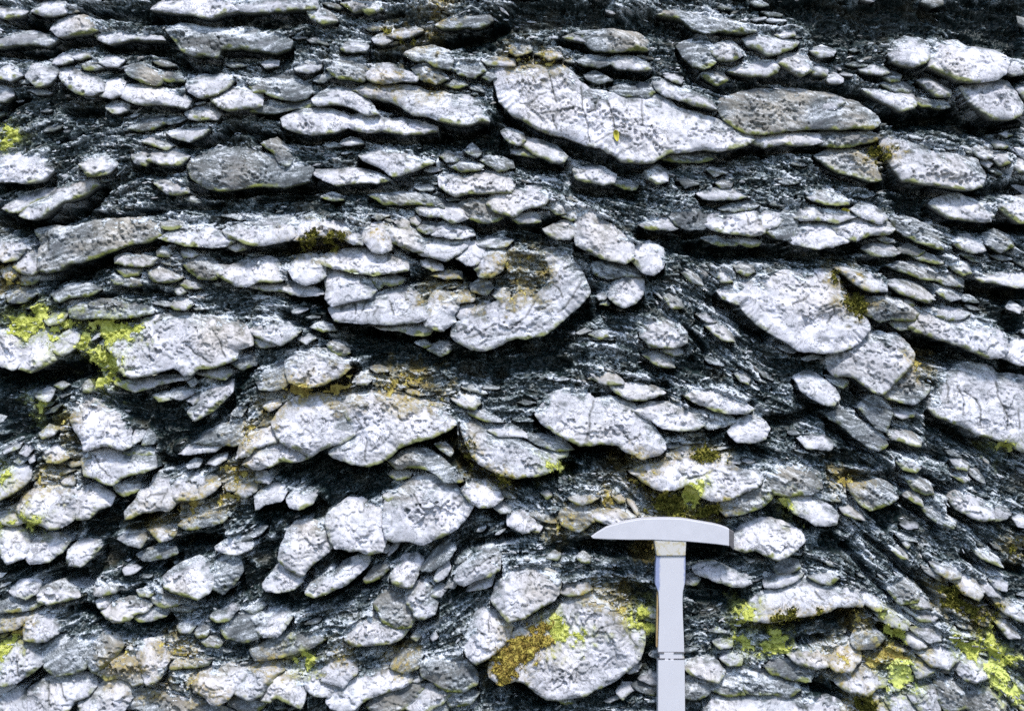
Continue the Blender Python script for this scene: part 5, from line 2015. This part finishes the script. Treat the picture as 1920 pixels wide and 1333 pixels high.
# ------------------------------------------------------------------ stones
TAN_SEEDS = [(1120, 450), (1060, 430), (1720, 720), (1500, 205), (1600, 310), (420, 1265), (210, 1265), (240, 1250),
             (1200, 80), (730, 1310), (1540, 910), (90, 500), (1150, 715), (1270, 100), (1550, 1235), (1340, 1250)]
def stone_mesh(b, seed):
    q, sl, ins, d, h, gdn, grey = b
    ny, nx = ins.shape
    x, y = GX[sl], GY[sl]
    cc = inside(q, x[:-1, :-1] + G / 2, y[:-1, :-1] + G / 2)
    if cc.sum() < 2: return None
    used = np.zeros((ny, nx), bool)
    used[:-1, :-1] |= cc; used[1:, :-1] |= cc; used[1:, 1:] |= cc; used[:-1, 1:] |= cc
    id_ = -np.ones((ny, nx), int); id_[used] = np.arange(used.sum())
    qd = np.stack([id_[:-1, :-1], id_[1:, :-1], id_[1:, 1:], id_[:-1, 1:]], -1)[cc]
    vx, vy, vh = x[used].copy(), y[used].copy(), h[used].copy()
    e = np.concatenate([qd[:, [0, 1]], qd[:, [1, 2]], qd[:, [2, 3]], qd[:, [3, 0]]])
    key = e[:, 0].astype(np.int64) * 10 ** 7 + e[:, 1]; rk = e[:, 1].astype(np.int64) * 10 ** 7 + e[:, 0]
    be = e[~np.isin(key, rk)]
    bv = np.unique(be)
    _, bx, by = seg_dist(q, vx[bv], vy[bv], nearest=True)
    vx[bv] = bx; vy[bv] = by
    dd = d[used].copy(); dd[bv] = 0
    gd = np.clip(gdn[used], 0, 1)
    nz = N12[sl][used] + 0.7 * N26[sl][used] + 0.5 * N5[sl][used]
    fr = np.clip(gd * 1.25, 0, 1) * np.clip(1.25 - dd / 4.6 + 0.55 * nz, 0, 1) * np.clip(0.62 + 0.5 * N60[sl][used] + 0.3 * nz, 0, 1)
    R = d.max()
    ck = np.clip(np.exp(-(crack_d[sl][used] / 1.6) ** 2) + 0.25 * joint[sl][used] + 0.75 * np.clip(1 - 3.6 * S3e[sl][used], 0, 1) * np.clip(1.1 + N60[sl][used], 0, 1) * (R > 20), 0, 1) * np.clip(dd / 3, 0, 1) * 0.85
    # skirt
    cx_, cy_ = vx.mean(), vy.mean()
    m = np.full(len(vx), -1); m[bv] = np.arange(len(bv))
    nv = len(vx)
    sx, sy, sh = vx[bv], vy[bv], vh[bv]
    dirx, diry = cx_ - sx, cy_ - sy; L = np.hypot(dirx, diry) + 1e-6
    rings = []
    for k, (inn, dep) in enumerate(((0.5, 7.0), (4.5, 55.0))):
        s_ = np.minimum(inn, 0.4 * L)
        rings.append((sx + dirx / L * s_, sy + diry / L * s_, sh - dep if k == 0 else np.minimum(sh - dep, -42)))
    allx = np.concatenate([vx] + [r_[0] for r_ in rings]); ally = np.concatenate([vy] + [r_[1] for r_ in rings]); allh = np.concatenate([vh] + [r_[2] for r_ in rings])
    nb = len(bv)
    a, b_ = m[be[:, 0]], m[be[:, 1]]
    s1 = np.stack([bv[b_], bv[a], nv + a, nv + b_], -1)
    s2_ = np.stack([nv + b_, nv + a, nv + nb + a, nv + nb + b_], -1)
    cap = np.stack([nv + nb + b_, nv + nb + a, np.full(len(a), nv + 2 * nb)], -1)
    allx = np.append(allx, cx_); ally = np.append(ally, cy_); allh = np.append(allh, -50)
    quads = np.concatenate([qd, s1, s2_])
    frb = np.clip(gd[bv], 0, 1)
    zero = np.zeros(nb)
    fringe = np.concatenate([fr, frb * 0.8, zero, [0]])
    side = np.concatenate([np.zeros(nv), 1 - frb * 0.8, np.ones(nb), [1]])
    crack = np.concatenate([ck, np.zeros(2 * nb + 1)])
    # tones
    tone = 0.97 if grey else float(np.clip(0.18 + 0.14 * np.random.default_rng(seed).standard_normal(), 0, 0.5))
    R = d.max()
    if not grey and R < 16: tone = min(0.7, tone + 0.25)
    if seed >= N_TRACED: tone = float(np.random.default_rng(seed).uniform(0.85, 1.15)) if grey else 0.55; fringe[:] *= 0.3
    gup = np.clip(-gdn[used], 0, 1)
    cover = np.clip(gup * 1.3 + 0.45 * (1 - gd), 0, 1) * np.clip(1.25 - dd / (7 + 0.26 * d.max()) + 0.55 * nz, 0, 1)
    tn = np.full(len(allx), tone); tn[:nv] = np.clip(tone + 0.8 * cover, 0, max(1.0, tone))
    tan = 0.0
    for (tx, ty) in TAN_SEEDS:
        if inside(q, np.array([float(tx)]), np.array([float(ty)]))[0]: tan = 0.36
    ta = np.clip(np.concatenate([0.16 + 0.22 * (N60[sl][used] - 0.7) + tan * (0.55 + 0.45 * N26[sl][used]), zero, zero, [0]]), 0, 1)
    co = np.stack([X(allx), -allh * S, Z(ally)], -1)
    return co, quads, cap, {'stain': np.concatenate([STAIN[sl][used], zero, zero, [0]]), 'flake': np.concatenate([FLS[sl][used], FLS[sl][used][bv], 0 * zero, [0]]), 'green': np.concatenate([GREEN[sl][used], zero, zero, [0]]), 'fringe': fringe * 0.85, 'side': side, 'crack': crack, 'tone': tn, 'tan': ta}

stuff = []
for i, b in enumerate(built):
    if b is None: continue
    r_ = stone_mesh(b, i)
    if r_ is None: continue
    co, qd, cap, at = r_
    if i in STUFF_STONES:
        stuff.append(r_); continue
    c = co.mean(0); c[1] = 0.0
    me = grid_mesh("stone", co - c, qd, MAT_STONE, at, tris=cap)
    put("grey_slab" if stones[i][0] else "stone", me, LABELS[i], "stone", "stones bedded in the rock face", kind='thing', loc=tuple(c))
if stuff:
    off = 0; CO = []; QD = []; TR = []; AT = {}
    for co, qd, cap, at in stuff:
        CO.append(co); QD.append(qd + off); TR.append(cap + off); off += len(co)
        for k in at: AT.setdefault(k, []).append(at[k])
    put("small_stones", grid_mesh("small_stones", np.concatenate(CO), np.concatenate(QD), MAT_STONE,
        {k: np.concatenate(v) for k, v in AT.items()}, tris=np.concatenate(TR)),
        "scattered small stones and pebbles bedded in the dark shale between the large ones", "pebbles", kind='stuff')

# ------------------------------------------------------------------ chips of stone in the shale
def sample(ar, x, y):
    return ar[np.clip(((y - PY0) / G).astype(int), 0, NY - 1), np.clip(((x - PX0) / G).astype(int), 0, NX - 1)]
nC = 17000
r = np.random.default_rng(21)
cxp = r.uniform(PX0 + 8, PX1 - 8, nC); cyp = r.uniform(PY0 + 8, GROUND_PY, nC)
up_edge = SMASK.copy(); up_edge[6:] &= ~SMASK[:-6]
wgt = (~sample(SMASK, cxp, cyp) | (sample(up_edge, cxp, cyp) & (r.uniform(size=nC) < 0.5))) * np.clip(1.0 - 1.5 * sample(CREV, cxp, cyp) - 0.93 * sample(DARK, cxp, cyp) - 0.04 * sample(UNDER, cxp, cyp) + 0.35 * sample(N60, cxp, cyp), 0.0, 1)
ok = r.uniform(size=nC) < wgt
cxp, cyp = cxp[ok], cyp[ok]
nC = len(cxp)
outm = (cxp < -15) | (cxp > 1935) | (cyp < -15) | (cyp > 1350)
ln = np.exp(r.normal(1.45, 0.42, nC)) * np.where(outm, np.exp(r.normal(0.9, 0.5, nC)), 1.0)
ln = np.clip(ln, 3, 60)
asp = r.uniform(2.2, 6.0, nC)
th = sample(THETA, cxp, cyp) + r.normal(0, 0.25, nC)
K1 = 7
ang = np.arange(K1) / K1 * 2 * math.pi
tx = np.concatenate([[0], 0.55 * np.cos(ang), np.cos(ang), 0.9 * np.cos(ang)])
ty = np.concatenate([[0], 0.55 * np.sin(ang), np.sin(ang), 0.9 * np.sin(ang)])
tz = np.concatenate([[1.0], np.full(K1, 0.8), np.full(K1, 0.15), np.full(K1, -1.6)])
jx = tx[None] * (1 + r.normal(0, 0.16, (nC, len(tx)))); jy = ty[None] * (1 + r.normal(0, 0.2, (nC, len(tx)))); jz = tz[None] + r.normal(0, 0.14, (nC, len(tx)))
px_ = jx * ln[:, None]; py_ = jy * (ln / asp)[:, None]
wx = cxp[:, None] + px_ * np.cos(th)[:, None] - py_ * np.sin(th)[:, None]
wy = cyp[:, None] + px_ * np.sin(th)[:, None] + py_ * np.cos(th)[:, None]
hz = np.where(sample(SMASK, cxp, cyp), sample(TOP, cxp, cyp), sample(M, cxp, cyp))[:, None] + 0.6 + jz * (ln / asp * 0.7)[:, None] + 0.28 * (wy - cyp[:, None])
ed = np.maximum.reduce([np.maximum(-150 - wx, 0), np.maximum(wx - 2070, 0), np.maximum(-120 - wy, 0)])
co = np.stack([X(wx), -hz * S + (ed * S) ** 2 * 28, Z(wy)], -1).reshape(-1, 3)
tri = [[0, 1 + (k + 1) % K1, 1 + k] for k in range(K1)]
qd = [[1 + k, 1 + (k + 1) % K1, 1 + K1 + (k + 1) % K1, 1 + K1 + k] for k in range(K1)] + [[1 + K1 + k, 1 + K1 + (k + 1) % K1, 1 + 2 * K1 + (k + 1) % K1, 1 + 2 * K1 + k] for k in range(K1)]
o_ = (np.arange(nC) * len(tx))[:, None, None]
tri = (np.array(tri)[None] + o_).reshape(-1, 3); qd = (np.array(qd)[None] + o_).reshape(-1, 4)
ones = np.ones(len(tx))
put("stone_chips", grid_mesh("stone_chips", co, qd, MAT_STONE, {
    'flake': (np.clip(r.normal(0.56, 0.2, nC), 0.1, 1.1)[:, None] * ones).ravel(),
    'tone': (np.clip(r.normal(0.95, 0.22, nC), 0.2, 1.2)[:, None] * ones).ravel(), 'tan': (np.clip(r.normal(0.1, 0.15, nC), 0, .7)[:, None] * ones).ravel(),
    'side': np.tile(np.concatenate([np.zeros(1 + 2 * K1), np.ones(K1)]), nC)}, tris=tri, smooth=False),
    "countless pale chips and flakes of stone crowding the dark shale", "stone chips", kind='stuff')

# ------------------------------------------------------------------ moss and lichen patches
def scatter(x, y, hgt, size, r, blade=1.0, lean=None):
    n_ = len(x)
    a = r.uniform(0, 2 * math.pi, n_); tl = r.uniform(0.0, 0.95, n_)
    az = r.uniform(0, 2 * math.pi, n_)
    axis = np.stack([np.sin(tl) * np.cos(az), np.cos(tl) * 1.0, np.sin(tl) * np.sin(az) - 0.25], -1)   # x, out, down in px
    axis /= np.linalg.norm(axis, axis=1)[:, None]
    side = np.stack([np.cos(a), 0.2 * np.sin(a), np.sin(a)], -1)
    side -= axis * (side * axis).sum(1)[:, None]; side /= np.linalg.norm(side, axis=1)[:, None] + 1e-9
    oth = np.cross(axis, side)
    c = np.stack([x, hgt, y], -1)
    s_ = size[:, None]
    V = np.stack([c - side * s_ * 0.36, c + side * s_ * 0.36, c + oth * s_ * 0.5, c + axis * s_ * blade + side * s_ * 0.1], 1)
    F = np.array([[0, 1, 3], [1, 2, 3], [2, 0, 3]])
    T = (F[None] + (np.arange(n_) * 4)[:, None, None]).reshape(-1, 3)
    V = V.reshape(-1, 3)
    return np.stack([X(V[:, 0]), -V[:, 1] * S, Z(V[:, 2])], -1), T

PAR = {  # cushion height, coverage bias, blades per px2, blade size, blade length
    'lime': (2.8, 0.9, 0.30, 2.0, 0.8), 'ochre': (1.0, -0.7, 0.2, 2.0, 1.0), 'olive': (3.0, 0.2, 0.14, 4.2, 1.7),
    'brown': (6.0, 1.2, 0.20, 3.4, 1.2), 'lichen': (1.6, 0.8, 0.05, 2.0, 0.6)}
for i, (kind, p) in enumerate(moss):
    r = np.random.default_rng(3000 + i)
    if kind == 'leaf':
        c = p.mean(0); big = (np.ptp(p[:, 1]) > np.ptp(p[:, 0]))
        L, W = (10.5, 5.0) if big else (7.5, 3.0)
        a0 = math.radians(80 if big else 8)
        t = np.linspace(-1, 1, 13)
        prof = np.sqrt(np.clip(1 - t * t, 0, 1)) * (1 - 0.35 * t)
        V = []
        h0 = TOP[int((c[1] - PY0) / G), int((c[0] - PX0) / G)] + 6
        for k, tt in enumerate(t):
            for sgn in (-1, -0.45, 0, 0.45, 1):
                u_, w_ = tt * L, sgn * prof[k] * W
                V.append((X(c[0] + u_ * math.cos(a0) - w_ * math.sin(a0)), -(h0 + 3.0 * abs(sgn) + 3 * tt * tt) * S, Z(c[1] + u_ * math.sin(a0) + w_ * math.cos(a0))))
        Q = np.array([[k * 5 + j, k * 5 + j + 1, k * 5 + j + 6, k * 5 + j + 5] for k in range(12) for j in range(4)])
        me = grid_mesh("leaf", np.array(V), Q, MOSS['leaf'], {'rnd': np.tile([0.9, 0.6, 0.2, 0.6, 0.9], 13)})
        o = put("fallen_leaf", me, MLABELS[i], "leaf", kind='thing')
        sd = o.modifiers.new("thickness", 'SOLIDIFY'); sd.thickness = 0.0004
        continue
    ch, bias, dens, bs, bl = PAR[kind]
    q = smooth_poly(p, 5, 2.5, 3000 + i)
    y0, y1, x0, x1 = bbox_idx(q, 10)
    sl = (slice(y0, y1), slice(x0, x1))
    x, y = GX[sl], GY[sl]
    if x.size < 9: continue
    ins = inside(q, x, y); d = np.where(ins, 1, -1) * seg_dist(q, x, y)
    nz = 1.2 * N26[sl] + 1.0 * N12[sl] + 0.7 * N5[sl]
    field = d / 7.5 + bias + (0.75 if kind in ('lime', 'lichen', 'brown') else 1.1) * nz - 0.9
    cov = (field > 0)
    cells = cov[:-1, :-1] & cov[1:, 1:] & cov[1:, :-1] & cov[:-1, 1:]
    CO, AT = [], []; QD = np.zeros((0, 4), int); TR = np.zeros((0, 3), int); off = 0
    if cells.any():
        used = np.zeros(cov.shape, bool)
        used[:-1, :-1] |= cells; used[1:, :-1] |= cells; used[1:, 1:] |= cells; used[:-1, 1:] |= cells
        id_ = -np.ones(cov.shape, int); id_[used] = np.arange(used.sum())
        QD = np.stack([id_[:-1, :-1], id_[1:, :-1], id_[1:, 1:], id_[:-1, 1:]], -1)[cells]
        hh = MTOP[sl] - 1.0 + ch * np.clip(np.sqrt(np.clip(field, 0, 4)) * 0.75, 0, 1.4) + (0.9 * N5[sl] + 0.7 * N12[sl]) * min(1, ch / 3)
        co = np.stack([X(x[used]), -hh[used] * S, Z(y[used])], -1)
        CO.append(co); AT.append(np.clip(0.45 + 0.22 * N5[sl][used] + 0.15 * N12[sl][used], 0, 1)); off = len(co)
    core = cov
    pr = np.clip(0.55 + 0.75 * field, 0, 1); cov = pr > 0.02
    nb = int((pr * G * G).sum() * dens) + 6
    k = r.choice(int(cov.sum()), nb, p=pr[cov] / pr[cov].sum()) if cov.any() else []
    if len(k):
        bx = x[cov][k] + r.uniform(-1, 1, nb); by = y[cov][k] + r.uniform(-1, 1, nb)
        hh = MTOP[sl][cov][k] - 0.6 + ch * np.clip(np.sqrt(np.clip(field[cov][k], 0, 4)) * 0.75, 0, 1.4)
        V, T = scatter(bx, by, hh, bs * r.uniform(0.6, 1.35, nb), r, bl)
        CO.append(V); TR = T + off; AT.append(np.repeat(r.uniform(0, 1, nb), 4))
    if not CO: continue
    co = np.concatenate(CO); c = co.mean(0)
    me = grid_mesh("moss", co - c, QD, MOSS[kind], {'rnd': np.concatenate(AT)}, tris=TR if len(TR) else None, smooth=False)
    put({'lichen': 'lichen_crust'}.get(kind, 'moss_cushion'), me, MLABELS[i], "lichen" if kind == 'lichen' else "moss",
        "moss and lichen growing on the rock", kind='thing', loc=tuple(c))

# ------------------------------------------------------------------ hammer leaning on the face
sl = (slice(int((960 - PY0) / G), int((1050 - PY0) / G)), slice(int((1100 - PX0) / G), int((1380 - PX0) / G)))
HB = (np.percentile(TOP[sl], 99.5) + 3) * S          # back of the head, metres in front of the face
hb_f = float(TOP[int((1060 - PY0) / G):, int((1225 - PX0) / G):int((1290 - PX0) / G)].max()) * S
HB = max(HB, hb_f + 0.003)
ham = bpy.data.objects.new("geologist_hammer", None); col.objects.link(ham)
KH = 1 - (HB + 0.020) / (CAM_D + 0.008)                 # it stands nearer than the face the outlines were read on
ham.location = (X(HX) * KH, -HB - 0.012, 0.0)
def HXc(px): return (X(px) - X(HX)) * KH
def HZc(py): return Z(666.5) + (Z(py) - Z(666.5)) * KH
ham['label'] = "pale steel geologist's hammer with chisel point and flat grip standing against the rock"
ham['category'] = "hammer"
def prism(name, outline, y_front, y_back, mat, bev=0.0016, seg=3, taper=None, parent=None):
    n_ = len(outline)
    V = []; 
    for k, (px, py) in enumerate(outline):
        V.append((HXc(px), y_front if taper is None else taper(px, y_front), HZc(py)))
    for k, (px, py) in enumerate(outline):
        V.append((HXc(px), y_back if taper is None else taper(px, y_back), HZc(py)))
    F = [list(range(n_))[::-1], [n_ + k for k in range(n_)]] + [[k, (k + 1) % n_, n_ + (k + 1) % n_, n_ + k] for k in range(n_)]
    me = bpy.data.meshes.new(name); me.from_pydata(V, [], F); me.materials.append(mat)
    import bmesh
    bm = bmesh.new(); bm.from_mesh(me); bmesh.ops.recalc_face_normals(bm, faces=bm.faces); bm.to_mesh(me); bm.free()
    o = put(name, me, parent=parent or ham)
    if bev:
        b = o.modifiers.new("bevel", 'BEVEL'); b.width = bev; b.segments = seg; b.limit_method = 'ANGLE'; b.angle_limit = math.radians(40)
    me.polygons.foreach_set("use_smooth", np.full(len(me.polygons), False))
    return o
def head_taper(px, y):                             # the chisel end thins to an edge
    if y < 0: return y
    k = np.clip((px - 1108) / 75.0, 0.0, 1.0)
    return -0.008 + (y + 0.008) * float(k)
top_c = [(1108, 1006), (1120, 998), (1138, 988), (1153, 983.5), (1170, 979), (1197, 974), (1215, 972.5), (1232, 972), (1256, 972), (1280, 973),
         (1302, 976.5), (1322, 980), (1340, 983), (1354, 986.5), (1368, 991.5)]
bot_c = [(1368, 1024), (1347, 1021), (1322, 1018.5), (1288, 1015.5), (1256, 1014), (1224, 1012.5), (1180, 1012.5), (1140, 1011.5), (1112, 1010)]
prism("head", top_c + bot_c, -0.0125, 0.0105, MAT_STEEL, 0.0009, 2, head_taper)
prism("dark_end_strip", [(1368.3, 993), (1377.5, 997), (1377.5, 1033), (1368.3, 1023)], -0.0095, 0.009, MAT_NOTCH, 0.001)  # separate dark strip at the right end of the head
prism("socket", [(1227, 1012.6), (1287.5, 1014.8), (1286, 1042.5), (1232, 1043)], -0.0115, 0.0105, MAT_CHEEK, 0.0012, 2)
low = prism("shaft", [(1231.5, 1043.4), (1286, 1042.9), (1286.5, 1060), (1285.8, 1092), (1281.3, 1112), (1280.8, 1130), (1281.5, 1160), (1283.2, 1195),
    (1284, 1224), (1234.6, 1224), (1235.6, 1190), (1236.5, 1150), (1235.5, 1112), (1229.3, 1096), (1230, 1060)], -0.0092, 0.008, MAT_BLUE, 0.0009, 2)
prism("rusty_shaft_edge", [(1233.4, 1112), (1235.2, 1112), (1235, 1160), (1234, 1215), (1231.8, 1215), (1232.4, 1160)], -0.0055, 0.006, MAT_RUST, 0, parent=low)
collar = prism("collar", [(1238, 1224.4), (1280, 1224.4), (1281, 1236.8), (1238, 1236.8)], -0.0092, 0.0075, MAT_GRIP, 0.0004)
prism("collar_clip", [(1274.5, 1226.5), (1283, 1225.5), (1284.2, 1235.8), (1276, 1236.2)], -0.0080, 0.006, MAT_CHEEK, 0.0005, parent=collar)
for x0_, x1_, y0_, y1_ in ((1234.2, 1246, 1223.7, 1225.3), (1264, 1285, 1223.9, 1225.2), (1234.2, 1247.5, 1235.0, 1237.0), (1254, 1258, 1235.4, 1236.8), (1264, 1285.2, 1235.4, 1237.0)):
    prism("groove", [(x0_, y0_), (x1_, y0_), (x1_, y1_), (x0_, y1_)], -0.0106, 0.005, MAT_NOTCH, 0, parent=collar)
prism("grip", [(1234.6, 1237.2), (1284.6, 1237.2), (1285.2, 1290), (1286, 1400), (1287, 1467), (1233, 1467), (1234, 1400)], -0.0100, 0.0105, MAT_GRIP, 0.0010, 2)
